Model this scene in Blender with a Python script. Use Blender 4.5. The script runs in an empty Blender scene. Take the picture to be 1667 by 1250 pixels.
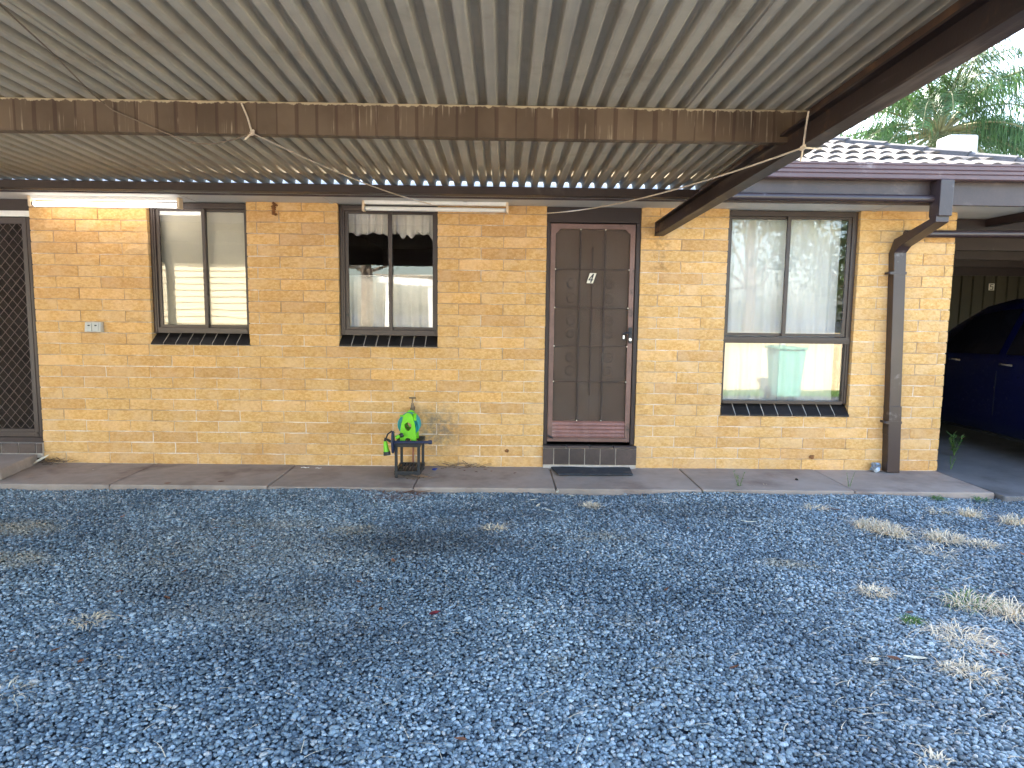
import bpy, math, random
import numpy as np
from mathutils import Vector, Matrix

RND = random.Random(11)
sc = bpy.context.scene
col = sc.collection
RAD = math.radians

# ------------------------------------------------------------------ camera
cam_d = bpy.data.cameras.new('camera')
cam = bpy.data.objects.new('camera', cam_d)
col.objects.link(cam)
CX, CD, CH, YAW, PIT, ROLL = 4.0047, 6.2200, 1.4517, 0.013877, -0.108249, 0.012426
fw = Vector((math.sin(YAW) * math.cos(PIT), math.cos(YAW) * math.cos(PIT), math.sin(PIT)))
r0 = Vector((math.cos(YAW), -math.sin(YAW), 0))
u0 = r0.cross(fw)
rr = math.cos(ROLL) * r0 + math.sin(ROLL) * u0
uu = -math.sin(ROLL) * r0 + math.cos(ROLL) * u0
M3 = Matrix((rr, uu, -fw)).transposed()
cam.matrix_world = Matrix.Translation((CX, -CD, CH)) @ M3.to_4x4()
cam_d.sensor_fit = 'HORIZONTAL'
cam_d.sensor_width = 36
cam_d.lens = 1111.0 / 1667.0 * 36
cam_d.clip_start = 0.05
cam_d.clip_end = 2000
sc.camera = cam

# ------------------------------------------------------------------ world, sun, exposure
SUN_EL, SUN_ROT = RAD(36), RAD(-14)
world = bpy.data.worlds.new('World')
sc.world = world
world.use_nodes = True
wn = world.node_tree
wn.nodes.clear()
wo = wn.nodes.new('ShaderNodeOutputWorld')
wb = wn.nodes.new('ShaderNodeBackground')
sky = wn.nodes.new('ShaderNodeTexSky')
sky.sky_type = 'NISHITA'
sky.sun_disc = False
sky.sun_elevation = SUN_EL
sky.sun_rotation = SUN_ROT
sky.air_density = 1.0
sky.dust_density = 2.0
sky.ozone_density = 1.0
wb.inputs['Strength'].default_value = 0.15
wn.links.new(sky.outputs[0], wb.inputs[0])
wn.links.new(wb.outputs[0], wo.inputs[0])
sd = bpy.data.lights.new('sun', 'SUN')
sd.energy = 4.5
sd.angle = RAD(0.53)
sd.color = (1.0, 0.94, 0.84)
sun = bpy.data.objects.new('sun', sd)
col.objects.link(sun)
sdir = Vector((math.sin(SUN_ROT) * math.cos(SUN_EL), math.cos(SUN_ROT) * math.cos(SUN_EL), math.sin(SUN_EL)))
sun.rotation_euler = (-sdir).to_track_quat('-Z', 'Y').to_euler()
sun.location = sdir * 60
vs = sc.view_settings
vs.view_transform = 'Standard'
vs.look = 'None'
vs.exposure = 3.12
vs.gamma = 1.0
vs.use_curve_mapping = False
sc.cycles.use_denoising = True
sc.cycles.max_bounces = 10
sc.cycles.diffuse_bounces = 5
sc.cycles.transparent_max_bounces = 12
sc.cycles.sample_clamp_indirect = 6

# ------------------------------------------------------------------ helpers
def wl(o):
    v = Vector((0, 0, 0))
    while o is not None:
        v += o.location
        o = o.parent
    return v


def link(o, parent=None):
    col.objects.link(o)
    if parent is not None:
        o.parent = parent
    return o


def tag(o, label=None, cat=None, group=None, kind=None):
    if label: o['label'] = label
    if cat: o['category'] = cat
    if group: o['group'] = group
    if kind: o['kind'] = kind
    return o


def thing(name, label, cat, loc, group=None):
    o = bpy.data.objects.new(name, None)
    o.empty_display_size = 0.1
    o.location = loc
    link(o)
    return tag(o, label, cat, group)


class MB:
    def __init__(s):
        s.v = []
        s.f = []

    def add(s, vs_, fs_):
        n = len(s.v)
        s.v += [tuple(p) for p in vs_]
        s.f += [tuple(i + n for i in q) for q in fs_]
        return s

    def box(s, x0, x1, y0, y1, z0, z1):
        return s.add([(x0, y0, z0), (x1, y0, z0), (x1, y1, z0), (x0, y1, z0), (x0, y0, z1), (x1, y0, z1), (x1, y1, z1), (x0, y1, z1)],
                     [(0, 3, 2, 1), (4, 5, 6, 7), (0, 1, 5, 4), (1, 2, 6, 5), (2, 3, 7, 6), (3, 0, 4, 7)])

    def hexa(s, a, b):
        """a: four bottom corners, b: four top corners, counter-clockwise seen from above"""
        return s.add(list(a) + list(b), [(0, 3, 2, 1), (4, 5, 6, 7), (0, 1, 5, 4), (1, 2, 6, 5), (2, 3, 7, 6), (3, 0, 4, 7)])

    def tube(s, pts, r, n=10, cap=True):
        pts = [Vector(p) for p in pts]
        m = len(pts)
        rs = r if isinstance(r, (list, tuple)) else [r] * m
        up = None
        base = len(s.v)
        for i, p in enumerate(pts):
            t = (pts[min(i + 1, m - 1)] - pts[max(i - 1, 0)]).normalized()
            if up is None:
                a = Vector((0, 0, 1)) if abs(t.z) < 0.9 else Vector((1, 0, 0))
                up = (a - t * a.dot(t)).normalized()
            else:
                up = (up - t * up.dot(t)).normalized()
            b = t.cross(up)
            for k in range(n):
                an = 2 * math.pi * k / n
                s.v.append(tuple(p + (up * math.cos(an) + b * math.sin(an)) * rs[i]))
        for i in range(m - 1):
            for k in range(n):
                k2 = (k + 1) % n
                s.f.append((base + i * n + k, base + i * n + k2, base + (i + 1) * n + k2, base + (i + 1) * n + k))
        if cap:
            s.f.append(tuple(base + k for k in reversed(range(n))))
            s.f.append(tuple(base + (m - 1) * n + k for k in range(n)))
        return s

    def prism(s, poly, axis, a, b):
        """extrude a 2-D polygon along axis between a and b; poly in the two other axes (cyclic order x->y->z)"""
        def mk(p, t):
            return {'x': (t, p[0], p[1]), 'y': (p[0], t, p[1]), 'z': (p[0], p[1], t)}[axis]
        n = len(poly)
        vs_ = [mk(p, a) for p in poly] + [mk(p, b) for p in poly]
        fs_ = [tuple(range(n)), tuple(reversed(range(n, 2 * n)))]
        fs_ += [(i, n + i, n + (i + 1) % n, (i + 1) % n) for i in range(n)]
        return s.add(vs_, fs_)

    def grid(s, fn, nu, nv):
        base = len(s.v)
        for j in range(nv + 1):
            for i in range(nu + 1):
                s.v.append(tuple(fn(i / nu, j / nv)))
        for j in range(nv):
            for i in range(nu):
                a = base + j * (nu + 1) + i
                s.f.append((a, a + 1, a + nu + 2, a + nu + 1))
        return s

    def lathe(s, prof, c, axis='z', n=20):
        """prof: (r, h) pairs turned about the axis through c"""
        base = len(s.v)
        for (r, h) in prof:
            for k in range(n):
                an = 2 * math.pi * k / n
                a, b = r * math.cos(an), r * math.sin(an)
                p = {'z': (a, b, h), 'y': (a, h, b), 'x': (h, a, b)}[axis]
                s.v.append((c[0] + p[0], c[1] + p[1], c[2] + p[2]))
        m = len(prof)
        for i in range(m - 1):
            for k in range(n):
                k2 = (k + 1) % n
                s.f.append((base + i * n + k, base + i * n + k2, base + (i + 1) * n + k2, base + (i + 1) * n + k))
        s.f.append(tuple(base + k for k in range(n)))
        s.f.append(tuple(base + (m - 1) * n + k for k in reversed(range(n))))
        return s

    def mesh(s, name, off=Vector((0, 0, 0)), fix=True):
        me = bpy.data.meshes.new(name)
        me.from_pydata([(p[0] - off[0], p[1] - off[1], p[2] - off[2]) for p in s.v], [], s.f)
        if fix:
            import bmesh
            bm = bmesh.new()
            bm.from_mesh(me)
            bmesh.ops.recalc_face_normals(bm, faces=bm.faces[:])
            bm.to_mesh(me)
            bm.free()
        return me

    def build(s, name, m, parent=None, loc=None, smooth=False, bevel=0, fix=True, ang=40):
        """world-space vertices -> one object; loc is the origin of a top-level mesh"""
        off = wl(parent) if parent is not None else Vector((0, 0, 0))
        lo = Vector(loc) if loc is not None else off
        me = s.mesh(name, lo, fix)
        o = bpy.data.objects.new(name, me)
        o.location = lo - off
        me.materials.append(m)
        link(o, parent)
        if smooth:
            for p in me.polygons: p.use_smooth = True
            if ang < 180: me.set_sharp_from_angle(angle=RAD(ang))
        if bevel:
            b = o.modifiers.new('bevel', 'BEVEL')
            b.width = bevel
            b.segments = 2
            b.limit_method = 'ANGLE'
        return o


def copy(o, parent, loc):
    c = o.copy()
    link(c, parent)
    c.location = loc
    return c


# ------------------------------------------------------------------ materials
MATS = {}


class NT:
    def __init__(s, name):
        s.m = bpy.data.materials.new(name)
        s.m.use_nodes = True
        s.t = s.m.node_tree
        s.t.nodes.clear()
        s.out = s.t.nodes.new('ShaderNodeOutputMaterial')
        MATS[name] = s.m

    def n(s, t, **k):
        o = s.t.nodes.new('ShaderNode' + t)
        for a, b in k.items(): setattr(o, a, b)
        return o

    def l(s, a, b):
        s.t.links.new(a, b)

    def setin(s, sock, v):
        if isinstance(v, bpy.types.NodeSocket): s.l(v, sock)
        else: sock.default_value = v

    def math(s, op, a, b=None, c=None, clamp=False):
        o = s.n('Math', operation=op, use_clamp=clamp)
        s.setin(o.inputs[0], a)
        if b is not None: s.setin(o.inputs[1], b)
        if c is not None: s.setin(o.inputs[2], c)
        return o.outputs[0]

    def pos(s):
        return s.n('NewGeometry').outputs['Position']

    def obj(s):
        return s.n('TexCoord').outputs['Object']

    def noise(s, vec, scale, detail=4, rough=0.55, dist=0.0):
        o = s.n('TexNoise')
        s.l(vec, o.inputs['Vector'])
        o.inputs['Scale'].default_value = scale
        o.inputs['Detail'].default_value = detail
        o.inputs['Roughness'].default_value = rough
        o.inputs['Distortion'].default_value = dist
        return o.outputs['Fac']

    def scaled(s, vec, sx, sy, sz):
        o = s.n('Mapping')
        s.l(vec, o.inputs['Vector'])
        o.inputs['Scale'].default_value = (sx, sy, sz)
        return o.outputs[0]

    def ramp(s, fac, lo, hi):
        o = s.n('MapRange')
        o.interpolation_type = 'SMOOTHSTEP'
        s.setin(o.inputs['Value'], fac)
        o.inputs['From Min'].default_value = lo
        o.inputs['From Max'].default_value = hi
        return o.outputs['Result']

    def mix(s, fac, a, b, mode='MIX'):
        o = s.n('Mix', data_type='RGBA', blend_type=mode)
        s.setin(o.inputs[0], fac)
        for i, v in ((6, a), (7, b)):
            if isinstance(v, bpy.types.NodeSocket): s.l(v, o.inputs[i])
            else: o.inputs[i].default_value = (*v, 1)
        return o.outputs[2]

    def bump(s, h, strength, dist=0.01):
        o = s.n('Bump')
        s.l(h, o.inputs['Height'])
        o.inputs['Strength'].default_value = strength
        o.inputs['Distance'].default_value = dist
        return o.outputs[0]

    def bsdf(s, color, rough=0.6, metal=0.0, spec=0.5, normal=None, **k):
        o = s.n('BsdfPrincipled')
        if isinstance(color, bpy.types.NodeSocket): s.l(color, o.inputs['Base Color'])
        else: o.inputs['Base Color'].default_value = (*color, 1)
        s.setin(o.inputs['Roughness'], rough)
        s.setin(o.inputs['Metallic'], metal)
        o.inputs['Specular IOR Level'].default_value = spec
        if normal is not None: s.l(normal, o.inputs['Normal'])
        for a, b in k.items(): s.setin(o.inputs[a.replace('_', ' ')], b)
        s.l(o.outputs[0], s.out.inputs[0])
        return o


def sc3(c, k):
    return tuple(min(1, max(0, x * k)) for x in c)


def P(name, c, rough=0.6, metal=0.0, spec=0.4, var=0.18, vs_=6.0, bump=0.15, bs=70.0, rnd=0.0, dirt=None, streak=None):
    """painted / natural surface: two-scale colour variation, optional dirt (colour, scale, lo, hi), streaks and relief"""
    m = NT(name)
    p = m.pos()
    a = m.noise(p, vs_, 5)
    b = m.noise(p, vs_ * 7, 3)
    f = m.math('ADD', m.math('MULTIPLY', a, 0.65), m.math('MULTIPLY', b, 0.35))
    cc = m.mix(m.ramp(f, 0.32, 0.68), sc3(c, 1 - var), sc3(c, 1 + var))
    if rnd:
        oi = m.n('ObjectInfo')
        cc = m.mix(1.0, cc, m.mix(oi.outputs['Random'], (1 - rnd,) * 3, (1 + rnd,) * 3), 'MULTIPLY')
    if streak:
        sn = m.noise(m.scaled(p, *streak[1]), 1.0, 4)
        cc = m.mix(m.math('MULTIPLY', m.ramp(sn, streak[2], streak[3]), streak[4]), cc, streak[0])
    if dirt:
        dn = m.noise(p, dirt[1], 6, 0.62)
        cc = m.mix(m.ramp(dn, dirt[2], dirt[3]), cc, dirt[0])
    nb = m.bump(m.noise(p, bs, 3), bump, 0.004) if bump else None
    rg = m.math('ADD', rough - 0.08, m.math('MULTIPLY', b, 0.16), clamp=True)
    m.bsdf(cc, rg, metal, spec, nb)
    return m.m


BROWN = P('brown_paint', (0.046, 0.028, 0.026), 0.45, spec=0.5, var=0.2, dirt=((0.16, 0.13, 0.11), 3.0, 0.58, 0.8))
BROWN_D = P('dark_brown_paint', (0.032, 0.018, 0.015), 0.5, var=0.2, dirt=((0.12, 0.095, 0.08), 4.0, 0.6, 0.82))
GUTTER = P('plum_gutter_paint', (0.100, 0.054, 0.056), 0.38, spec=0.5, var=0.1, dirt=((0.30, 0.24, 0.24), 5.0, 0.6, 0.8))
FRAME = P('bronze_aluminium', (0.044, 0.027, 0.021), 0.4, metal=0.0, spec=0.45, var=0.12, bump=0.03)
DOORPAINT = P('faded_red_brown_paint', (0.215, 0.105, 0.088), 0.5, var=0.18, streak=((0.36, 0.23, 0.20), (6, 6, 0.9), 0.5, 0.75, 0.6))
DOORBR = P('worn_screen_frame_bronze', (0.17, 0.095, 0.075), 0.42, metal=0.1, var=0.2, dirt=((0.05, 0.035, 0.03), 9.0, 0.6, 0.75))
SOFFIT = P('soffit_paint', (0.58, 0.56, 0.52), 0.75, var=0.05, bump=0.04, dirt=((0.42, 0.39, 0.33), 2.2, 0.58, 0.85))
SILL = P('black_glazed_brick', (0.016, 0.013, 0.012), 0.5, spec=0.25, var=0.35, rnd=0.3, dirt=((0.12, 0.10, 0.085), 14.0, 0.62, 0.8))
STEPT = P('brown_step_tile', (0.060, 0.041, 0.036), 0.35, spec=0.5, var=0.25, rnd=0.25, dirt=((0.2, 0.16, 0.13), 10.0, 0.62, 0.85))
GROUT = P('grout', (0.46, 0.40, 0.34), 0.9, var=0.15, vs_=20)
CONC = P('old_concrete', (0.30, 0.245, 0.205), 0.85, var=0.16, vs_=1.6, bump=0.25, bs=120, rnd=0.07,
         dirt=((0.165, 0.12, 0.10), 1.7, 0.48, 0.75), streak=((0.34, 0.29, 0.26), (0.9, 9, 1), 0.52, 0.75, 0.5))
CONC2 = P('garage_concrete', (0.15, 0.145, 0.145), 0.85, var=0.15, vs_=2.0, bump=0.2, bs=120, dirt=((0.08, 0.075, 0.07), 1.3, 0.52, 0.75))
GALV = P('sheet_underside', (0.455, 0.395, 0.295), 0.6, metal=0.0, spec=0.35, var=0.10, vs_=2.0, bump=0.05,
         dirt=((0.30, 0.235, 0.16), 3.6, 0.52, 0.85), streak=((0.32, 0.28, 0.23), (13, 0.6, 1), 0.48, 0.72, 0.55))
WHITE = P('white_enamel', (0.76, 0.73, 0.68), 0.4, var=0.05, bump=0)
CREAMCAP = P('aged_cream_plastic', (0.66, 0.50, 0.33), 0.5, var=0.08, bump=0)
GREYPL = P('grey_plastic', (0.50, 0.50, 0.46), 0.5, var=0.07, bump=0.03)
GREEN = P('lime_plastic', (0.17, 0.55, 0.012), 0.4, spec=0.4, var=0.12, vs_=14, bump=0, dirt=((0.16, 0.30, 0.06), 18.0, 0.6, 0.85))
TEAL = P('teal_hose', (0.008, 0.27, 0.26), 0.38, spec=0.5, var=0.1, bump=0)
BLACKPL = P('black_plastic', (0.018, 0.019, 0.021), 0.5, var=0.25, bump=0.05, dirt=((0.10, 0.085, 0.07), 12.0, 0.62, 0.85))
NAVY = P('navy_plastic', (0.018, 0.024, 0.06), 0.45, var=0.2, bump=0.03)
BRASS = P('weathered_brass', (0.20, 0.145, 0.095), 0.5, metal=0.6, var=0.3, vs_=30)
COPPER = P('copper_pipe', (0.30, 0.13, 0.08), 0.5, metal=0.5, var=0.25, vs_=25)
PINKPL = P('orange_coupling', (0.75, 0.30, 0.14), 0.5, var=0.05, bump=0)
ROPED = P('weathered_cord', (0.20, 0.15, 0.105), 0.85, var=0.15, vs_=60, bump=0.4, bs=500)
ROPE = P('cord', (0.66, 0.54, 0.40), 0.85, var=0.15, vs_=60, bump=0.4, bs=500)
MUD = P('dried_mud', (0.20, 0.085, 0.03), 0.95, var=0.4, vs_=60, bump=0.6, bs=150)
MATTE = P('rubber_mat', (0.035, 0.037, 0.042), 0.85, var=0.3, vs_=25, bump=0.5, bs=200, dirt=((0.13, 0.11, 0.09), 9.0, 0.55, 0.8))
CURT = P('white_curtain_cloth', (0.72, 0.68, 0.60), 0.9, spec=0.1, var=0.06, vs_=14, bump=0.05)
BLIND = P('cream_blind_cloth', (0.66, 0.61, 0.47), 0.85, spec=0.1, var=0.03, bump=0)
PLASTER = P('interior_plaster', (0.33, 0.29, 0.24), 0.9, var=0.05, bump=0)
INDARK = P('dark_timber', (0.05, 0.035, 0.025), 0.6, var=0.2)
TILE = P('concrete_roof_tile', (0.125, 0.104, 0.090), 0.8, var=0.22, vs_=14, bump=0.5, bs=90, rnd=0.2, dirt=((0.07, 0.064, 0.06), 9.0, 0.5, 0.75))
CAPT = P('weathered_cap_tile', (0.075, 0.066, 0.063), 0.85, var=0.3, vs_=12, bump=0.5, bs=80, rnd=0.15, dirt=((0.15, 0.13, 0.115), 14.0, 0.58, 0.75))
CREAMST = P('cream_steel', (0.66, 0.55, 0.36), 0.55, var=0.06, vs_=2, bump=0)
BOARD = P('cream_weatherboard', (0.66, 0.58, 0.40), 0.6, var=0.04, vs_=2, bump=0.03)
WHITEST = P('white_steel', (0.82, 0.82, 0.80), 0.5, var=0.04, bump=0)
BINGREEN = P('bin_green', (0.13, 0.36, 0.27), 0.5, var=0.1, bump=0)
BARK = P('palm_bark', (0.23, 0.18, 0.135), 0.9, var=0.3, vs_=10, bump=0.5, bs=40)
PETI = P('palm_petiole', (0.22, 0.20, 0.09), 0.7, var=0.3, vs_=8)
CARBLUE = P('blue_car_paint', (0.001, 0.002, 0.022), 0.3, metal=0.0, spec=0.3, var=0.03, bump=0)
TYRE = P('tyre_rubber', (0.015, 0.015, 0.015), 0.85, var=0.2)
CHROME = P('chrome', (0.75, 0.75, 0.76), 0.15, metal=1.0, var=0.03, bump=0)
STEELW = P('stainless', (0.6, 0.6, 0.6), 0.3, metal=0.9, var=0.05, bump=0)
INK = P('black_ink', (0.012, 0.012, 0.012), 0.6, var=0.1, bump=0)
PLATE = P('ivory_plate', (0.78, 0.72, 0.58), 0.5, var=0.05, bump=0)
FOIL = P('crumpled_foil', (0.30, 0.36, 0.44), 0.3, metal=0.6, var=0.3, vs_=60, bump=0.2)
PAPER = P('white_scrap', (0.75, 0.73, 0.70), 0.8, var=0.08)
DRYGR = P('dry_grass', (0.66, 0.55, 0.39), 0.8, spec=0.2, var=0.3, vs_=25, bump=0)
PALEGR = P('pale_dry_leaf', (0.60, 0.55, 0.42), 0.8, spec=0.2, var=0.2, vs_=40, bump=0.1)
GREENGR = P('green_weed', (0.09, 0.17, 0.045), 0.7, spec=0.2, var=0.3, vs_=25, bump=0)
LEAFBR = P('brown_leaf', (0.20, 0.085, 0.045), 0.75, spec=0.25, var=0.3, vs_=40, bump=0.2, rnd=0.3)
LEAFRED = P('dark_red_leaf', (0.17, 0.025, 0.03), 0.7, spec=0.25, var=0.3, vs_=40, bump=0.2)
TWIG = P('twig', (0.17, 0.11, 0.07), 0.85, var=0.3, vs_=40)


def brick_mat():
    m = NT('yellow_splitface_brick')
    p = m.pos()
    oi = m.n('ObjectInfo').outputs['Random']
    # shift the pattern from brick to brick so that shared meshes never look alike
    cmb = m.n('CombineXYZ')
    m.l(m.math('MULTIPLY', oi, 37.0), cmb.inputs[1])
    va = m.n('VectorMath', operation='ADD')
    m.l(p, va.inputs[0]); m.l(cmb.outputs[0], va.inputs[1])
    q = va.outputs[0]
    big = m.noise(q, 5.0, 4)
    mid = m.noise(m.scaled(q, 1, 1, 1.6), 32.0, 5, 0.62)
    fine = m.noise(q, 130.0, 3, 0.6)
    c = m.mix(m.ramp(mid, 0.33, 0.67), (0.55, 0.31, 0.105), (0.68, 0.43, 0.180))
    c = m.mix(m.math('MULTIPLY', m.ramp(big, 0.42, 0.7), 0.5), c, (0.69, 0.47, 0.26))
    c = m.mix(m.math('MULTIPLY', m.ramp(fine, 0.60, 0.74), 0.4), c, (0.30, 0.155, 0.05))
    c = m.mix(m.math('MULTIPLY', m.ramp(m.noise(q, 60.0, 2), 0.68, 0.76), 0.5), c, (0.78, 0.66, 0.46))
    tint = m.n('ValToRGB')
    e = tint.color_ramp.elements
    e[0].color = (0.86, 0.82, 0.83, 1); e[0].position = 0.0
    e[1].color = (1.10, 1.05, 0.98, 1); e[1].position = 1.0
    for pp, cc in ((0.12, (0.93, 0.88, 0.86)), (0.5, (1.0, 1.0, 1.0)), (0.85, (1.05, 1.04, 1.06))):
        x = e.new(pp); x.color = (*cc, 1)
    m.l(oi, tint.inputs[0])
    c = m.mix(1.0, c, tint.outputs[0], 'MULTIPLY')
    # old splash dirt: a blotch beside the tap, rust runs below the rafter end, a little at the foot of the wall
    sep = m.n('SeparateXYZ'); m.l(p, sep.inputs[0])
    X, Z = sep.outputs[0], sep.outputs[2]
    sp = m.noise(p, 22.0, 5, 0.7)

    def blob(cx, cz, rx, rz):
        dx = m.math('DIVIDE', m.math('SUBTRACT', X, cx), rx)
        dz = m.math('DIVIDE', m.math('SUBTRACT', Z, cz), rz)
        d = m.math('SQRT', m.math('ADD', m.math('MULTIPLY', dx, dx), m.math('MULTIPLY', dz, dz)))
        return m.ramp(d, 1.0, 0.15)
    f1 = m.math('MULTIPLY', blob(3.40, 0.36, 0.33, 0.32), m.ramp(sp, 0.36, 0.62))
    c = m.mix(m.math('MULTIPLY', f1, 0.75), c, (0.17, 0.15, 0.125))
    f2 = m.math('MULTIPLY', blob(5.42, 1.95, 0.14, 0.42), m.ramp(sp, 0.42, 0.66))
    c = m.mix(m.math('MULTIPLY', f2, 0.6), c, (0.22, 0.12, 0.05))
    f3 = m.math('MULTIPLY', m.ramp(Z, 0.22, 0.0), m.ramp(sp, 0.42, 0.72))
    c = m.mix(m.math('MULTIPLY', f3, 0.22), c, (0.40, 0.24, 0.16))
    h = m.math('ADD', m.math('MULTIPLY', mid, 1.0), m.math('MULTIPLY', fine, 0.35))
    m.bsdf(c, 0.9, 0, 0.15, m.bump(h, 0.75, 0.008))
    return m.m


def mortar_mat():
    m = NT('mortar')
    p = m.pos()
    a = m.noise(p, 3.0, 4)
    b = m.noise(p, 45.0, 4)
    sep = m.n('SeparateXYZ'); m.l(p, sep.inputs[0])
    a2 = m.math('ADD', a, m.math('MULTIPLY', m.math('SUBTRACT', 1.1, sep.outputs[2]), 0.07))
    c = m.mix(m.ramp(a2, 0.40, 0.66), (0.40, 0.27, 0.165), (0.74, 0.64, 0.53))
    c = m.mix(m.math('MULTIPLY', m.ramp(b, 0.5, 0.75), 0.6), c, (0.22, 0.15, 0.10))
    m.bsdf(c, 0.95, 0, 0.1, m.bump(b, 0.5, 0.004))
    return m.m


def purlin_mat():
    m = NT('purlin_paint_with_drips')
    p = m.pos()
    sep = m.n('SeparateXYZ'); m.l(p, sep.inputs[0])
    X, Y, Z = sep.outputs
    n1 = m.noise(p, 3.0, 4)
    c = m.mix(m.ramp(n1, 0.35, 0.65), (0.098, 0.063, 0.038), (0.138, 0.095, 0.060))
    # run-off marks at the pitch of the corrugations
    wob = m.noise(m.scaled(p, 9, 9, 1.2), 1.0, 3)
    ph = m.math('FRACT', m.math('ADD', m.math('DIVIDE', m.math('SUBTRACT', X, 4.02), 0.0968), m.math('MULTIPLY', wob, 0.22)))
    d = m.math('ABSOLUTE', m.math('SUBTRACT', ph, 0.5))
    wid = m.noise(m.scaled(p, 10.3, 1, 1), 1.0, 0)
    edge = m.math('MULTIPLY', wid, 0.17)
    line = m.math('GREATER_THAN', edge, d)
    c = m.mix(m.math('MULTIPLY', line, 0.62), c, (0.055, 0.025, 0.016))
    cell = m.n('TexWhiteNoise', noise_dimensions='1D')
    m.l(m.math('FLOOR', m.math('ADD', m.math('ADD', m.math('DIVIDE', m.math('SUBTRACT', X, 4.02), 0.0968), 0.5), m.math('MULTIPLY', wob, 0.22))), cell.inputs['W'])
    c = m.mix(1.0, c, m.mix(cell.outputs['Value'], (0.84, 0.83, 0.82), (1.13, 1.13, 1.13)), 'MULTIPLY')
    # pale dusty vertical streaks, heavier at the bottom in places
    st = m.noise(m.scaled(p, 85, 85, 3.0), 1.0, 4)
    area = m.noise(m.scaled(p, 2.2, 2.2, 6.0), 1.0, 3)
    f = m.math('MULTIPLY', m.ramp(st, 0.56, 0.72), m.ramp(area, 0.46, 0.66))
    c = m.mix(m.math('MULTIPLY', f, 0.7), c, (0.44, 0.36, 0.25))
    # cream overspray along the top edge
    top = m.math('SUBTRACT', Z, 2.4265)
    nz = m.noise(m.scaled(p, 38, 38, 2), 1.0, 3)
    t = m.ramp(m.math('ADD', top, m.math('MULTIPLY', m.math('SUBTRACT', nz, 0.55), 0.035)), -0.002, 0.003)
    c = m.mix(m.math('MULTIPLY', t, 0.8), c, (0.50, 0.40, 0.25))
    m.bsdf(c, 0.55, 0, 0.35, m.bump(st, 0.1, 0.003))
    return m.m


DUST = ((0.80, -1.75, 0.38, 0.26, 1.0), (1.15, -2.35, 0.32, 0.22, 0.9), (3.0, -1.74, 0.28, 0.15, 0.95), (2.5, -2.2, 1.3, 0.8, 0.4), (4.67, -1.88, 0.30, 0.14, 0.7), (5.72, -2.29, 0.30, 0.12, 0.9), (2.4, -1.6, 0.6, 0.2, 0.5), (2.9, -3.0, 0.7, 0.35, 0.4))
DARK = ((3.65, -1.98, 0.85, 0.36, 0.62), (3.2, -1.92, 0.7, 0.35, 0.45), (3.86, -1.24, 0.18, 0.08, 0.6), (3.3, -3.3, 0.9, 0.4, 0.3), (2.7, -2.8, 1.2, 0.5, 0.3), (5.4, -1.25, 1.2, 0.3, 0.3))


def gravel_mat():
    m = NT('bluestone_gravel')
    p = m.pos()
    at = m.n('Attribute', attribute_name='stone')
    s_ = at.outputs['Fac']
    c = m.n('ValToRGB')
    e = c.color_ramp.elements
    e[0].position = 0.0; e[0].color = (0.080, 0.105, 0.124, 1)
    e[1].position = 1.0; e[1].color = (0.50, 0.49, 0.47, 1)
    for pp, cc in ((0.35, (0.172, 0.226, 0.260)), (0.7, (0.285, 0.362, 0.408)), (0.93, (0.44, 0.52, 0.565)), (0.965, (0.46, 0.455, 0.43))):
        x = e.new(pp); x.color = (*cc, 1)
    m.l(s_, c.inputs[0])
    cc = m.mix(m.math('MULTIPLY', m.ramp(m.noise(p, 160, 3), 0.35, 0.65), 0.3), c.outputs[0], (0.11, 0.122, 0.138))
    cc = m.mix(m.ramp(m.noise(p, 0.9, 4, 0.6, 0.6), 0.36, 0.66), m.mix(1.0, cc, (0.72, 0.74, 0.76), 'MULTIPLY'), m.mix(1.0, cc, (1.18, 1.16, 1.13), 'MULTIPLY'))
    sep = m.n('SeparateXYZ'); m.l(p, sep.inputs[0])
    X, Y = sep.outputs[0], sep.outputs[1]
    nz = m.noise(p, 2.4, 5, 0.6)
    nf = m.noise(p, 9.0, 4, 0.6)

    def blob(cx, cy, rx, ry, k=0.9):
        dx = m.math('DIVIDE', m.math('SUBTRACT', X, cx), rx)
        dy = m.math('DIVIDE', m.math('SUBTRACT', Y, cy), ry)
        d = m.math('SQRT', m.math('ADD', m.math('MULTIPLY', dx, dx), m.math('MULTIPLY', dy, dy)))
        d = m.math('ADD', d, m.math('MULTIPLY', m.math('SUBTRACT', nz, 0.5), 1.1))
        return m.math('MULTIPLY', m.ramp(d, 1.0, 0.25), k)
    # trodden dusty ground where the stone is thin
    dust = m.math('MULTIPLY', m.ramp(nz, 0.55, 0.75), 0.35)
    for b in DUST:
        dust = m.math('MAXIMUM', dust, blob(*b))
    dust = m.math('MULTIPLY', dust, m.ramp(nf, 0.25, 0.62))
    cc = m.mix(dust, cc, (0.36, 0.325, 0.25))
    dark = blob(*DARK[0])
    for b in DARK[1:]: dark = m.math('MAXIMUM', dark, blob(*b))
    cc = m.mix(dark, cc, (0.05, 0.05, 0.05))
    m.bsdf(cc, 0.75, 0, 0.3, m.bump(m.noise(p, 220, 3), 0.3, 0.002))
    return m.m


def ground_mat():
    m = NT('gravel_bed')
    p = m.pos()
    v = m.n('TexVoronoi')
    m.l(p, v.inputs['Vector'])
    v.inputs['Scale'].default_value = 45
    sepc = m.n('SeparateColor'); m.l(v.outputs['Color'], sepc.inputs[0])
    c = m.mix(sepc.outputs[0], (0.05, 0.06, 0.08), (0.20, 0.24, 0.29))
    c = m.mix(m.ramp(m.noise(p, 1.2, 5), 0.5, 0.7), c, (0.24, 0.21, 0.165))
    m.bsdf(c, 0.9, 0, 0.2, m.bump(v.outputs['Distance'], 0.8, 0.01))
    return m.m


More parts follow.
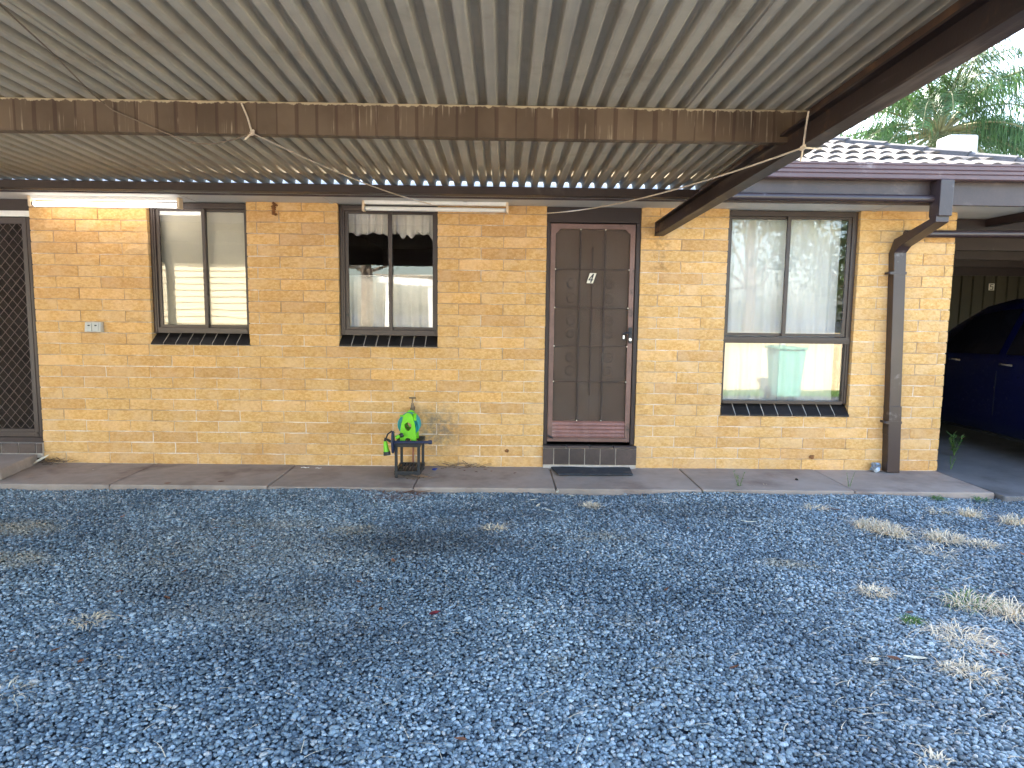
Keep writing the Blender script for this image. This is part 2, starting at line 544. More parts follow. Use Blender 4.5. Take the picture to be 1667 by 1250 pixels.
def glass_mat(name, base, k, tint=(1, 1, 1)):
    m = NT(name)
    fr = m.n('Fresnel'); fr.inputs[0].default_value = 1.5
    f = m.math('ADD', base, m.math('MULTIPLY', fr.outputs[0], k), clamp=True)
    g = m.n('BsdfGlossy'); g.inputs['Roughness'].default_value = 0.012
    wv = m.noise(m.pos(), 1.6, 2)
    m.l(m.bump(wv, 0.04, 0.02), g.inputs['Normal'])
    t = m.n('BsdfTransparent'); t.inputs[0].default_value = (*tint, 1)
    mx = m.n('MixShader')
    m.l(f, mx.inputs[0]); m.l(t.outputs[0], mx.inputs[1]); m.l(g.outputs[0], mx.inputs[2])
    m.l(mx.outputs[0], m.out.inputs[0])
    return m.m


def mesh_mat(name='insect_screen', k=1.0, fac=0.60):
    m = NT(name)
    d = m.n('BsdfDiffuse'); d.inputs[0].default_value = (0.105, 0.085, 0.07, 1)
    n1 = m.noise(m.pos(), 5.0, 4)
    m.l(m.mix(m.ramp(n1, 0.4, 0.7), sc3((0.120, 0.085, 0.064), k), sc3((0.145, 0.108, 0.085), k)), d.inputs[0])
    t = m.n('BsdfTransparent')
    mx = m.n('MixShader'); mx.inputs[0].default_value = fac
    m.l(t.outputs[0], mx.inputs[1]); m.l(d.outputs[0], mx.inputs[2]); m.l(mx.outputs[0], m.out.inputs[0])
    return m.m


def leaf_mat(name, c, var=0.35, tr=0.35):
    m = NT(name)
    n1 = m.noise(m.pos(), 3.0, 3)
    cc = m.mix(m.ramp(n1, 0.3, 0.7), sc3(c, 1 - var), sc3(c, 1 + var))
    b = m.n('BsdfPrincipled'); m.l(cc, b.inputs['Base Color']); b.inputs['Roughness'].default_value = 0.42
    t = m.n('BsdfTranslucent'); m.l(cc, t.inputs[0])
    mx = m.n('MixShader'); mx.inputs[0].default_value = tr
    m.l(b.outputs[0], mx.inputs[1]); m.l(t.outputs[0], mx.inputs[2]); m.l(mx.outputs[0], m.out.inputs[0])
    return m.m


def emit_mat(name, c, s):
    m = NT(name)
    e = m.n('Emission'); e.inputs[0].default_value = (*c, 1); e.inputs[1].default_value = s
    m.l(e.outputs[0], m.out.inputs[0])
    return m.m


def sheer_mat():
    m = NT('sheer_curtain')
    d = m.n('BsdfDiffuse'); d.inputs[0].default_value = (0.80, 0.78, 0.72, 1)
    t = m.n('BsdfTranslucent'); t.inputs[0].default_value = (0.8, 0.78, 0.72, 1)
    mx = m.n('MixShader'); mx.inputs[0].default_value = 0.3
    m.l(d.outputs[0], mx.inputs[1]); m.l(t.outputs[0], mx.inputs[2]); m.l(mx.outputs[0], m.out.inputs[0])
    return m.m


BRICK = brick_mat()
MORTAR = mortar_mat()
PURLIN = purlin_mat()
GRAVEL = gravel_mat()
GROUND = ground_mat()
GLASS = glass_mat('window_glass', 0.005, 1.1)
GLASS2 = glass_mat('filmed_window_glass', 0.0, 1.0)
GLASS3 = glass_mat('filmed_fixed_glass', 0.035, 1.2)
CARGLASS = P('dark_car_glass', (0.004, 0.004, 0.006), 0.12, spec=0.12, var=0.05, bump=0)
SCREEN = mesh_mat()
SCREEND = mesh_mat('dark_insect_screen', 0.35, 0.5)
SHEER = sheer_mat()
PALM = leaf_mat('palm_leaflet', (0.07, 0.135, 0.042))
GUM = leaf_mat('tree_leaf', (0.085, 0.13, 0.04))
TUBE_ON = emit_mat('lit_tube', (1.0, 0.93, 0.86), 1.5)

# ------------------------------------------------------------------ ground, path, garage floor
GZ = -0.03


def gz(x, y):
    return GZ + 0.012 * math.sin(x * 1.7 + 0.5) * math.sin(y * 2.1) + 0.008 * math.sin(x * 4.1 + y * 3.3)


g = MB().box(-160, 160, -160, 160, -0.6, -0.066)
tag(g.build('ground', GROUND), kind='structure')
g = MB().box(-40, 60, -40, -7.5, -0.065, -0.036)
tag(g.build('driveway', P('pale_driveway', (0.42, 0.38, 0.32), 0.9, var=0.15, vs_=1.2, bump=0.2, bs=60)), kind='structure')

path = tag(MB().box(-4.2, 8.085, -0.755, 0.12, -0.12, -0.018).build('path', CONC, loc=(2, -0.4, 0)), kind='structure')
jx = [-4.2, -1.6, -0.42, 0.82, 2.10, 3.285, 4.45, 5.655, 6.92, 8.085]
for i in range(len(jx) - 1):
    a, b = jx[i] + 0.005, jx[i + 1] - 0.005
    dz = [0, .003, 0, .002, -.003, .001, 0, .003, -.002][i]
    MB().box(a, b, -0.76, 0.12, -0.11, dz).build('slab', CONC, path, bevel=0.007)
tag(MB().box(8.10, 15, -0.85, 5.4, -0.12, -0.006).build('garage_floor', CONC2, loc=(9, 0, 0), bevel=0.01), kind='structure')

# gravel stones as one countless mass
rs = np.random.RandomState(5)
ph_ = (1 + 5 ** 0.5) / 2
ico_v = np.array([(-1, ph_, 0), (1, ph_, 0), (-1, -ph_, 0), (1, -ph_, 0), (0, -1, ph_), (0, 1, ph_), (0, -1, -ph_), (0, 1, -ph_),
                  (ph_, 0, -1), (ph_, 0, 1), (-ph_, 0, -1), (-ph_, 0, 1)], float)
ico_v /= np.linalg.norm(ico_v[0])
ico_f = np.array([(0, 11, 5), (0, 5, 1), (0, 1, 7), (0, 7, 10), (0, 10, 11), (1, 5, 9), (5, 11, 4), (11, 10, 2), (10, 7, 6), (7, 1, 8),
                  (3, 9, 4), (3, 4, 2), (3, 2, 6), (3, 6, 8), (3, 8, 9), (4, 9, 5), (2, 4, 11), (6, 2, 10), (8, 6, 7), (9, 8, 1)])
oct_v = np.array([(1, 0, 0), (-1, 0, 0), (0, 1, 0), (0, -1, 0), (0, 0, 1), (0, 0, -1)], float)
oct_f = np.array([(0, 2, 4), (2, 1, 4), (1, 3, 4), (3, 0, 4), (2, 0, 5), (1, 2, 5), (3, 1, 5), (0, 3, 5)])


def stones(name, sel, tv, tf, sp, smin, smax, seed):
    r = np.random.RandomState(seed)
    xs = np.arange(-1.2, 10.2, sp)
    ys = np.arange(-5.2, -0.765, sp * 0.87)
    gx, gy = np.meshgrid(xs, ys)
    gx = gx + (np.arange(len(ys)) % 2)[:, None] * sp * 0.5
    gx = (gx + r.uniform(-.42, .42, gx.shape) * sp).ravel()
    gy = (gy + r.uniform(-.42, .42, gy.shape) * sp).ravel()
    k = sel(gx, gy) & (gy < -0.768)
    gx, gy = gx[k], gy[k]
    n = len(gx)
    s = r.uniform(smin, smax, n) * np.where(r.rand(n) < 0.06, 1.5, 1.0) * np.where(r.rand(n) < 0.25, 0.7, 1.0)
    shp = np.stack([s * r.uniform(.85, 1.35, n), s * r.uniform(.65, 1.0, n), s * r.uniform(.45, .75, n)], -1)
    V = tv[None] * (1 + r.uniform(-.28, .28, (n, len(tv), 1))) * shp[:, None, :]
    # random tilt then spin
    t1 = r.normal(0, .45, n); t2 = r.uniform(0, 2 * np.pi, n)
    c1, s1 = np.cos(t1)[:, None], np.sin(t1)[:, None]
    y_, z_ = V[..., 1] * c1 - V[..., 2] * s1, V[..., 1] * s1 + V[..., 2] * c1
    c2, s2 = np.cos(t2)[:, None], np.sin(t2)[:, None]
    x2, y2 = V[..., 0] * c2 - y_ * s2, V[..., 0] * s2 + y_ * c2
    base = GZ + 0.012 * np.sin(gx * 1.7 + .5) * np.sin(gy * 2.1) + 0.008 * np.sin(gx * 4.1 + gy * 3.3) - 0.010
    zz = base + r.uniform(-.006, .010, n)
    V = np.stack([x2 + gx[:, None], y2 + gy[:, None], z_ + zz[:, None]], -1).reshape(-1, 3)
    F = (tf[None] + (np.arange(n) * len(tv))[:, None, None]).reshape(-1, 3)
    me = bpy.data.meshes.new(name)
    me.vertices.add(len(V)); me.loops.add(F.size); me.polygons.add(len(F))
    me.vertices.foreach_set('co', V.ravel())
    me.loops.foreach_set('vertex_index', F.ravel().astype(np.int32))
    me.polygons.foreach_set('loop_start', (np.arange(len(F)) * 3).astype(np.int32))
    me.polygons.foreach_set('loop_total', np.full(len(F), 3, np.int32))
    at = me.attributes.new('stone', 'FLOAT', 'POINT')
    at.data.foreach_set('value', np.repeat(r.rand(n), len(tv)))
    me.update(calc_edges=True)
    me.materials.append(GRAVEL)
    o = bpy.data.objects.new(name, me)
    link(o)
    return o


NEARY = -2.9
def in_view(x, y, m):
    return np.abs(x - CX) < (y + CD) * 0.80 + m
o = stones('gravel', lambda x, y: (y < NEARY) & (y > -4.6) & in_view(x, y, 0.5), ico_v, ico_f, 0.0130, 0.0068, 0.0120, 3)
tag(o, 'loose blue grey crushed stone covering the yard nearest the viewer', 'gravel', kind='stuff')
o = stones('gravel', lambda x, y: (y >= NEARY) & in_view(x, y, 0.5), oct_v, oct_f, 0.0146, 0.0088, 0.0142, 4)
tag(o, 'loose blue grey crushed stone along the concrete path', 'gravel', kind='stuff')

# ------------------------------------------------------------------ house: wall and bricks
house = thing('house', 'single storey yellow brick unit with brown trim and tiled hip roof', 'house', (4, 2.5, 0))
WT = 2.375
OPEN = [(-1.10, -0.20, -1, 3), (0.83, 1.71, 1.10, 3), (2.52, 3.41, 1.10, 3), (4.385, 5.235, 0.035, 3), (6.02, 7.21, 0.505, 3)]
XL, XR = -2.6, 8.08
m = MB()
MY = 0.004
def wall_seg(x0, x1, z0, z1):
    m.box(x0, x1, MY, 0.11, z0, z1)
for x0, x1, z0, z1 in ((XL, -1.10, -.1, WT), (-0.20, 0.83, -.1, WT), (0.83, 1.71, -.1, 1.10), (1.71, 2.52, -.1, WT), (2.52, 3.41, -.1, 1.10), (3.41, 4.385, -.1, WT),
                       (4.385, 5.235, -.1, 0.035), (5.235, 6.02, -.1, WT), (6.02, 7.21, -.1, 0.505), (7.21, XR - 0.004, -.1, WT)):
    wall_seg(x0 + (0.004 if x0 > XL else 0), x1 - 0.004, z0, z1)
m.box(XR - 0.11, XR - 0.004, 0.11, 6.0, -.1, WT)
wall = m.build('wall', MORTAR, house)

bricks = []          # (x0, x1, z0, z1)
for row in range(24):
    z0, z1 = row * 0.1 + 0.004, row * 0.1 + 0.096
    off = 0.0 if row % 2 == 0 else 0.2
    k = -8
    while True:
        x0, x1 = off + k * 0.4 + 0.004, off + k * 0.4 + 0.396
        k += 1
        if x0 > XR: break
        segs = [(max(x0, XL), min(x1, XR))]
        zt = min(z1, WT - 0.002)
        for (a, b, c, d) in OPEN:          # no slivers at the reveals: stretch the neighbour instead
            if zt <= c + 0.03: continue
            if 0 < a - x1 < 0.07: segs = [(segs[0][0], a)]
            if 0 < x0 - b < 0.07: segs = [(b, segs[0][1])]
        for (a, b, c, d) in OPEN:
            if zt <= c + 0.03 or z0 >= d: continue
            ns = []
            for (p, q) in segs:
                if q <= a or p >= b: ns.append((p, q)); continue
                if p < a - 0.01: ns.append((p, a))
                if q > b + 0.01: ns.append((b, q))
            segs = ns
        for p, q in segs:
            if q - p > 0.062: bricks.append((p, q, z0, zt))


def brick_mesh(w, h, seed):
    """split-face unit: rough front face, slightly ragged arrises"""
    r = random.Random(seed)
    nu, nv = max(2, int(round(w / 0.062))), 2
    F, B = {}, {}
    vs_, fs_ = [], []
    for j in range(nv + 1):
        for i in range(nu + 1):
            x = (i / nu - .5) * w
            z = (j / nv - .5) * h
            e = i in (0, nu) or j in (0, nv)
            if e:
                x += r.uniform(-.0022, .0022); z += r.uniform(-.0026, .0026)
            else:
                x += r.uniform(-.012, .012); z += r.uniform(-.014, .014)
            y = r.uniform(-.003, .0015) if e else r.uniform(-.0125, -.002)
            F[i, j] = len(vs_); vs_.append((x, y, z))
    for j in range(nv):
        for i in range(nu):
            fs_.append((F[i, j], F[i + 1, j], F[i + 1, j + 1], F[i, j + 1]))
    ring = [(i, 0) for i in range(nu)] + [(nu, j) for j in range(nv)] + [(i, nv) for i in range(nu, 0, -1)] + [(0, j) for j in range(nv, 0, -1)]
    for q in ring:
        B[q] = len(vs_); x, y, z = vs_[F[q]]; vs_.append((max(-w / 2, min(w / 2, x)), 0.10, max(-h / 2, min(h / 2, z))))
    for t in range(len(ring)):
        a, b = ring[t], ring[(t + 1) % len(ring)]
        fs_.append((F[a], B[a], B[b], F[b]))
    b = MB().add(vs_, fs_)
    me = b.mesh('brick', fix=False)
    me.materials.append(BRICK)
    for p in me.polygons: p.use_smooth = True
    me.set_sharp_from_angle(angle=RAD(50))
    return me


full = [brick_mesh(0.392, 0.092, 100 + i) for i in range(14)]
cache = {}
vis = [b for b in bricks if b[1] > -0.2]
hid = [b for b in bricks if b[1] <= -0.2]
vis.sort(key=lambda b: -(b[1] - b[0]) * (b[3] - b[2]) + (0.5 if (b[2] > 2.25 and b[0] < 1.2) else 0))
for i, (p, q, z0, z1) in enumerate(vis[:296]):
    w, h = q - p, z1 - z0
    if abs(w - 0.392) < 1e-3 and abs(h - 0.092) < 1e-3: me = RND.choice(full)
    else:
        key = (round(w, 3), round(h, 3), RND.randrange(3))
        if key not in cache: cache[key] = brick_mesh(w, h, 500 + len(cache))
        me = cache[key]
    o = bpy.data.objects.new('brick', me)
    link(o, wall)
    o.location = Vector(((p + q) / 2, RND.uniform(-.003, .003), (z0 + z1) / 2)) - wl(wall)
mb = MB()
for (p, q, z0, z1) in vis[296:] + hid:
    me = brick_mesh(q - p, z1 - z0, RND.randrange(9999))
    mb.add([(v.co.x + (p + q) / 2, v.co.y, v.co.z + (z0 + z1) / 2) for v in me.vertices], [tuple(f.vertices) for f in me.polygons])
    bpy.data.meshes.remove(me)
mb.build('cut_bricks', BRICK, wall, fix=False)['kind'] = 'stuff'

# shell of the building behind the brick skin
MB().box(XL, XR - 0.12, 4.6, 4.7, 0.0, WT).box(XL, XL + 0.1, 0.12, 4.6, 0, WT).box(2.05, 2.12, 0.3, 4.6, 0, WT).box(5.6, 5.67, 0.3, 4.6, 0, WT).build('interior_wall', PLASTER, house)
MB().box(XL, XR - 0.12, 0.12, 4.7, -0.05, 0.02).build('interior_floor', INDARK, house)
# inner leaf with the openings
m = MB()
for x0, x1, z0, z1 in ((XL, -1.10, 0, WT), (-0.20, 0.83, 0, WT), (0.83, 1.71, 0, 1.12), (1.71, 2.52, 0, WT), (2.52, 3.41, 0, 1.12), (3.41, 4.385, 0, WT),
                       (5.235, 6.02, 0, WT), (6.02, 7.21, 0, 0.52), (7.21, XR - 0.12, 0, WT)):
    m.box(x0, x1, 0.15, 0.24, z0, z1)
m.build('inner_leaf', PLASTER, house)
MB().box(XL, 9.6, -0.415, 0.40, WT, WT + 0.02).box(XL, XR, 0.402, 4.7, WT, WT + 0.02).build('soffit', SOFFIT, house)
# cover strips between soffit sheets
for x in (1.25, 2.45, 3.65, 4.85, 7.3):
    MB().box(x, x + 0.03, -0.41, -0.004, WT - 0.006, WT - 0.001).build('soffit_strip', SOFFIT, house)

# fascia + gutter (quad profile with ribs on the face)
MB().box(XL, 11.5, -0.455, -0.417, 2.362, 2.56).build('fascia', BROWN, house, bevel=0.003)
prof = [(-0.457, 2.548), (-0.545, 2.548), (-0.556, 2.556), (-0.556, 2.585), (-0.550, 2.590), (-0.558, 2.596), (-0.558, 2.618), (-0.552, 2.623), (-0.560, 2.629), (-0.560, 2.655),
        (-0.566, 2.662), (-0.566, 2.676), (-0.552, 2.676), (-0.552, 2.60), (-0.545, 2.556), (-0.457, 2.556)]
MB().prism(prof, 'x', XL, 11.5).build('gutter', GUTTER, house)

# roof: deck, tiles, hip caps
TH = RAD(21)
ct, st_ = math.cos(TH), math.sin(TH)
EY, EZ, HX = -0.50, 2.635, 8.60
def roof_z(y): return EZ + (y - EY) * math.tan(TH)
m = MB()
t = 4.2
m.add([(XL, EY, EZ - .04), (HX, EY, EZ - .04), (HX - t, EY + t, roof_z(EY + t) - .04), (XL, EY + t, roof_z(EY + t) - .04)], [(0, 1, 2, 3)])
m.add([(HX, EY, EZ - .04), (HX, EY + 2 * t, EZ - .04), (HX - t, EY + t, roof_z(EY + t) - .04)], [(0, 1, 2)])
m.add([(HX, EY + 2 * t, EZ - .04), (XL, EY + 2 * t, EZ - .04), (XL, EY + t, roof_z(EY + t) - .04), (HX - t, EY + t, roof_z(EY + t) - .04)], [(0, 1, 2, 3)])
roof = m.build('roof', TILE, house)


def tile_mesh(w0, w1, cut=0.0, seed=0):
    """double-roll tile lying in the x / slope plane, local x from w0 to w1, slope length 0.36; the right side may be cut on the hip"""
    nu = max(4, int(round((w1 - w0) / 0.0215)))
    m = MB()
    vs_ = []
    for (sl, dz) in ((0.0, 0.012), (0.36, -0.012)):
        for lay in (0, 1):
            for i in range(nu + 1):
                x = w0 + (w1 - w0) * i / nu
                xx = min(x, w1 - cut * sl) if cut else x
                ph = (xx / 0.15) % 1.0
                roll = 0.036 * max(0.0, math.sin(math.pi * ph)) ** 0.8
                h = roll + dz - (0.017 if lay else 0)
                vs_.append((xx, sl * ct - h * st_, sl * st_ + h * ct))
    n = nu + 1
    fs_ = []
    for i in range(nu):
        fs_.append((i, i + 1, 2 * n + i + 1, 2 * n + i))
        fs_.append((n + i, n + i + 1, i + 1, i))
        fs_.append((n + i + 1, n + i, 3 * n + i, 3 * n + i + 1))
    me = m.add(vs_, fs_).mesh('roof_tile', fix=False)
    me.materials.append(TILE)
    for p in me.polygons: p.use_smooth = True
    me.set_sharp_from_angle(angle=RAD(45))
    return me


tm = tile_mesh(0.0, 0.297)
for c_ in range(9):
    y0 = EY - 0.02 + c_ * 0.31 * ct
    z0 = EZ + 0.012 + c_ * 0.31 * st_
    lim = HX - (y0 - EY) - 0.04
    x = 4.2
    while x < lim - 0.1:
        if x + 0.3 < lim - 0.2: me = tm
        else: me = tile_mesh(0.0, min(0.297, lim - x), 1.0)
        o = bpy.data.objects.new('roof_tile', me)
        link(o, roof)
        o.location = Vector((x, y0 + RND.uniform(-.006, .006), z0 + RND.uniform(-.003, .003))) - wl(roof)
        o.rotation_euler = (0, 0, RND.uniform(-.012, .012))
        x += 0.30
# hip caps: overlapping three-sided caps up the hip line
hipdir = Vector((-1, 1, math.tan(TH))).normalized()
hs = Vector((1, 1, 0)).normalized()
hn = hs.cross(hipdir).normalized()
if hn.z < 0: hn = -hn
hip0 = Vector((HX + 0.02, EY - 0.02, EZ + 0.026))
for k in range(13):
    a = hip0 + hipdir * (k * 0.36)
    m = MB()
    vs_ = []
    for (s_, lift, wd) in ((0.0, 0.016, 1.0), (0.41, 0.0, 0.94)):
        for (u, v) in ((-0.155, -0.075), (-0.085, 0.014), (0, 0.040), (0.085, 0.014), (0.155, -0.075), (0.140, -0.088), (0, 0.012), (-0.140, -0.088)):
            vs_.append(a + hipdir * s_ + hs * (u * wd) + hn * (v + lift + RND.uniform(-.002, .002)))
    fs_ = [(i, (i + 1) % 8, 8 + (i + 1) % 8, 8 + i) for i in range(8)] + [tuple(range(8)), tuple(reversed(range(8, 16)))]
    m.add(vs_, fs_).build('hip_cap', CAPT, roof)
# flat steel roof over the garage bay
MB().box(8.62, 14, -0.42, 5.6, 2.562, 2.60).build('garage_roof', GALV, house)

# ------------------------------------------------------------------ windows
def sill_row(win, x0, x1, ztop, zbot, n, skew):
    """row of sloping glazed bricks on edge with pale joints"""
    MB().hexa([(x0, -0.012, zbot), (x1, -0.012, zbot), (x1, 0.10, zbot), (x0, 0.10, zbot)],
              [(x0, -0.018, zbot + 0.018), (x1, -0.018, zbot + 0.018), (x1, 0.10, ztop - 0.006), (x0, 0.10, ztop - 0.006)]).build('sill_bed', GROUT, win)
    w = (x1 - x0) / n
    for i in range(n):
        a, b = x0 + i * w + 0.0045, x0 + (i + 1) * w - 0.0045
        if i == 0: a = x0
        if i == n - 1: b = x1
        d = RND.uniform(-.002, .002)
        s0 = skew
        MB().hexa([(a, -0.030 + d, zbot + 0.004), (b, -0.030 + d, zbot + 0.004), (b + s0 * 0, 0.098, zbot + 0.004), (a + s0 * 0, 0.098, zbot + 0.004)],
                  [(a, -0.030 + d, zbot + 0.018), (b, -0.030 + d, zbot + 0.018), (b, 0.098, ztop - 0.002 + d), (a, 0.098, ztop - 0.002 + d)]).build('sill_brick', SILL, win, bevel=0.004)


def slider(x0, x1, z0, z1, xm, flip=False):
    """aluminium sliding window: outer frame, fixed pane, sliding sash"""
    y0, y1 = 0.045, 0.115
    w = MB()
    w.box(x0, x0 + 0.045, y0, y1, z0, z1).box(x1 - 0.045 * 0.6, x1, y0, y1, z0, z1)
    w.box(x0 + 0.045, x1 - 0.027, y0, y1, z1 - 0.05, z1).box(x0 + 0.045, x1 - 0.027, y0 - 0.01, y1, z0, z0 + 0.05)
    w.box(x0 + 0.012, x0 + 0.03, y0 - 0.008, y0, z0, z1).box(x0, x1, y0 - 0.008, y0, z1 - 0.02, z1 - 0.004)
    return w.build('window', FRAME, house, bevel=0.002)


def sash(win, x0, x1, z0, z1, y, st, gm=None, lock=False):
    s_ = MB()
    s_.box(x0, x0 + st, y, y + 0.024, z0, z1).box(x1 - st, x1, y, y + 0.024, z0, z1)
    s_.box(x0 + st, x1 - st, y, y + 0.024, z1 - 0.022, z1).box(x0 + st, x1 - st, y, y + 0.024, z0, z0 + 0.026)
    s_.build('sash', FRAME, win, bevel=0.0015)
    MB().box(x0 + st - 0.003, x1 - st + 0.003, y + 0.009, y + 0.014, z0 + 0.02, z1 - 0.018).build('pane', gm or GLASS, win)


FR_T = WT - 0.008
w1 = slider(0.832, 1.708, 1.205, FR_T, 1.32)
sash(w1, 0.877, 1.315, 1.255, FR_T - 0.05, 0.062, 0.03)
sash(w1, 1.290, 1.681, 1.255, FR_T - 0.05, 0.088, 0.025)
sill_row(w1, 0.832, 1.708, 1.205, 1.098, 8, 0)
w2 = slider(2.522, 3.408, 1.205, FR_T, 2.97)
sash(w2, 2.567, 2.992, 1.255, FR_T - 0.05, 0.062, 0.032)
sash(w2, 2.950, 3.381, 1.255, FR_T - 0.05, 0.088, 0.025)
MB().box(2.573, 2.588, 0.050, 0.060, 1.375, 1.40).build('latch', BLACKPL, w2)
sill_row(w2, 2.522, 3.408, 1.205, 1.103, 8, 0)
# the large window: slider above a fixed light
W3A, W3B = 6.022, 7.208
f = MB()
f.box(W3A, W3A + 0.03, 0.045, 0.115, 0.62, FR_T).box(W3B - 0.045, W3B, 0.045, 0.115, 0.62, FR_T)
f.box(W3A + 0.03, W3B - 0.045, 0.045, 0.115, FR_T - 0.045, FR_T).box(W3A + 0.03, W3B - 0.045, 0.035, 0.115, 0.612, 0.642)
f.box(W3A - 0.0, W3B - 0.01, 0.030, 0.115, 1.175, 1.235).box(W3A + 0.005, W3B - 0.015, 0.022, 0.030, 1.195, 1.222)
f.box(W3B - 0.03, W3B - 0.015, 0.035, 0.045, 0.62, 1.17)
w3 = f.build('window', FRAME, house, bevel=0.002)
sash(w3, W3A + 0.03, 6.620, 1.24, FR_T - 0.045, 0.085, 0.028, GLASS2)
sash(w3, 6.575, W3B - 0.045, 1.24, FR_T - 0.045, 0.058, 0.034, GLASS2)
MB().box(W3A + 0.027, W3B - 0.042, 0.07, 0.075, 0.640, 1.177).build('pane', GLASS3, w3)
sill_row(w3, W3A, W3B, 0.622, 0.503, 9, 0)


def curtain(name, x0, x1, z0, z1, y, amp, per, mat_, label, cat='curtain', hem=0.0, seed=0, flare=0.0):
    r = random.Random(seed)
    p1, p2 = r.uniform(0, 6), r.uniform(0, 6)
    nu = int((x1 - x0) / per * 10)

    def fn(u, v):
        x = x0 + (x1 - x0) * u
        k = 1 - v
        a = amp * (0.5 + 0.5 * k)
        ph = 2 * math.pi * (x - x0) / per + 1.2 * math.sin(5 * u + p1) + 0.25 * k * math.sin(9 * u + p2)
        z = z0 + (z1 - z0) * v
        if v == 0: z += hem * (math.sin(3.1 * math.pi * 2 * u * (x1 - x0) / 0.3 + p2) * 0.5 + 0.5) + hem * 0.6 * math.sin(11 * u + p1)
        return (x + flare * k * (u - 0.5), y + a * math.sin(ph) + 0.4 * a * math.sin(2.3 * ph + p1), z)
    m_ = MB().grid(fn, nu, 10)
    o = m_.build(name, mat_, loc=((x0 + x1) / 2, y, z1), smooth=True, ang=180, fix=False)
    so = o.modifiers.new('solid', 'SOLIDIFY'); so.thickness = 0.0015
    return tag(o, label, cat)


tag(MB().box(0.84, 1.70, 0.160, 0.163, 1.24, 2.33).box(0.84, 1.70, 0.152, 0.171, 1.225, 1.24).tube([(0.835, 0.18, 2.345), (1.705, 0.18, 2.345)], 0.018).build('roller_blind', BLIND, loc=(1.27, 0.16, 2.34)),
    'cream roller blind drawn down behind the leftmost window', 'blind')
curtain('valance_curtain', 2.53, 3.00, 2.12, 2.36, 0.205, 0.018, 0.075, CURT, 'white frilled valance at the top left of the middle window', hem=0.02, seed=3)
curtain('valance_curtain', 2.98, 3.40, 2.105, 2.36, 0.207, 0.020, 0.085, CURT, 'white gathered valance hitched up at the top right of the middle window', hem=0.05, seed=8)
curtain('cafe_curtain', 2.53, 2.99, 1.14, 1.74, 0.215, 0.022, 0.11, CURT, 'white cafe curtain in the lower left half of the middle window', seed=5)
curtain('cafe_curtain', 2.96, 3.40, 1.14, 1.76, 0.217, 0.018, 0.13, CURT, 'white cafe curtain in the lower right half of the middle window', seed=9)
tag(MB().tube([(2.525, 0.22, 1.745), (3.405, 0.22, 1.765)], 0.006).build('curtain_rod', WHITE, loc=(2.96, 0.22, 1.75)), 'thin white rod carrying the cafe curtains of the middle window', 'curtain rod')
curtain('sheer_curtain', 6.03, 6.62, 0.56, 2.36, 0.185, 0.016, 0.15, SHEER, 'pale sheer curtain behind the left half of the large window', seed=12)
curtain('sheer_curtain', 6.60, 7.125, 0.56, 2.36, 0.190, 0.015, 0.14, SHEER, 'pale sheer curtain behind the right half of the large window', seed=14)

# ------------------------------------------------------------------ doors
# lintel panel and jambs of the front door (opening 4.385-5.235)
DA, DB = 4.387, 5.233
m = MB()
m.box(DA, DA + 0.032, 0.012, 0.13, 0.218, 2.235).box(DB - 0.038, DB, 0.012, 0.13, 0.218, 2.235)
m.box(DA, DB, 0.02, 0.13, 2.237, WT - 0.001).box(DA + 0.03, DB - 0.035, 0.016, 0.02, 2.238, 2.262).box(DA, DB, 0.016, 0.02, WT - 0.045, WT - 0.002)
m.build('door_surround', BROWN_D, house, bevel=0.002)
sx0, sx1, sz0, sz1, sy = DA + 0.036, DB - 0.044, 0.240, 2.228, 0.022
m = MB()
m.box(sx0, sx0 + 0.046, sy, sy + 0.028, sz0 + 0.034, sz1 - 0.046).box(sx1 - 0.046, sx1, sy, sy + 0.028, sz0 + 0.034, sz1 - 0.046)
m.box(sx0, sx1, sy - 0.001, sy + 0.028, sz1 - 0.046, sz1).box(sx0, sx1, sy - 0.001, sy + 0.028, sz0, sz0 + 0.034)
sd_ = m.build('security_door', DOORBR, house, bevel=0.003)
# pressed kick plate with horizontal ribs
kz0, kz1 = sz0 + 0.036, 0.435
m = MB()
n = 34
prof = []
for i in range(n + 1):
    z = kz0 + (kz1 - kz0) * i / n
    prof.append((sy + 0.004 + 0.006 * (0.5 + 0.5 * math.cos(i / n * math.pi * 2 * 4.5)), z))
prof += [(sy + 0.022, kz1), (sy + 0.022, kz0)]
m.prism(prof, 'x', sx0 + 0.047, sx1 - 0.047)
tag(m.build('kick_plate', DOORPAINT, sd_), 'faded pink brown ribbed kick plate')
MB().box(sx0 + 0.044, sx1 - 0.044, sy + 0.018, sy + 0.0185, 0.43, sz1 - 0.04).build('insect_mesh', SCREEN, sd_)
gx = [sx0 + 0.046 + (sx1 - sx0 - 0.092) * k / 3 for k in (1, 2)]
for x in gx: MB().box(x - 0.005, x + 0.005, sy + 0.008, sy + 0.017, 0.436, sz1 - 0.046).build('bar', BROWN_D, sd_)
MB().box((sx0 + sx1) / 2 - 0.004, (sx0 + sx1) / 2 + 0.004, sy + 0.009, sy + 0.017, 0.68, 2.02).build('bar', BROWN_D, sd_)
hz_ = [0.435 + (sz1 - 0.046 - 0.435) * k / 5 for k in (1, 2, 3, 4)]
hz_ = [0.802, 1.128, 1.478, 1.823]
for z in hz_: MB().box(sx0 + 0.046, sx1 - 0.046, sy + 0.010, sy + 0.0165, z - 0.004, z + 0.004).build('bar', BROWN_D, sd_)
for z in hz_:
    for x in (sx0 + 0.049, sx1 - 0.049): MB().lathe([(0.0055, sy - 0.001), (0.006, sy + 0.005), (0.003, sy + 0.008)], (x, 0, z), 'y', 8).build('rivet', PLATE, sd_)
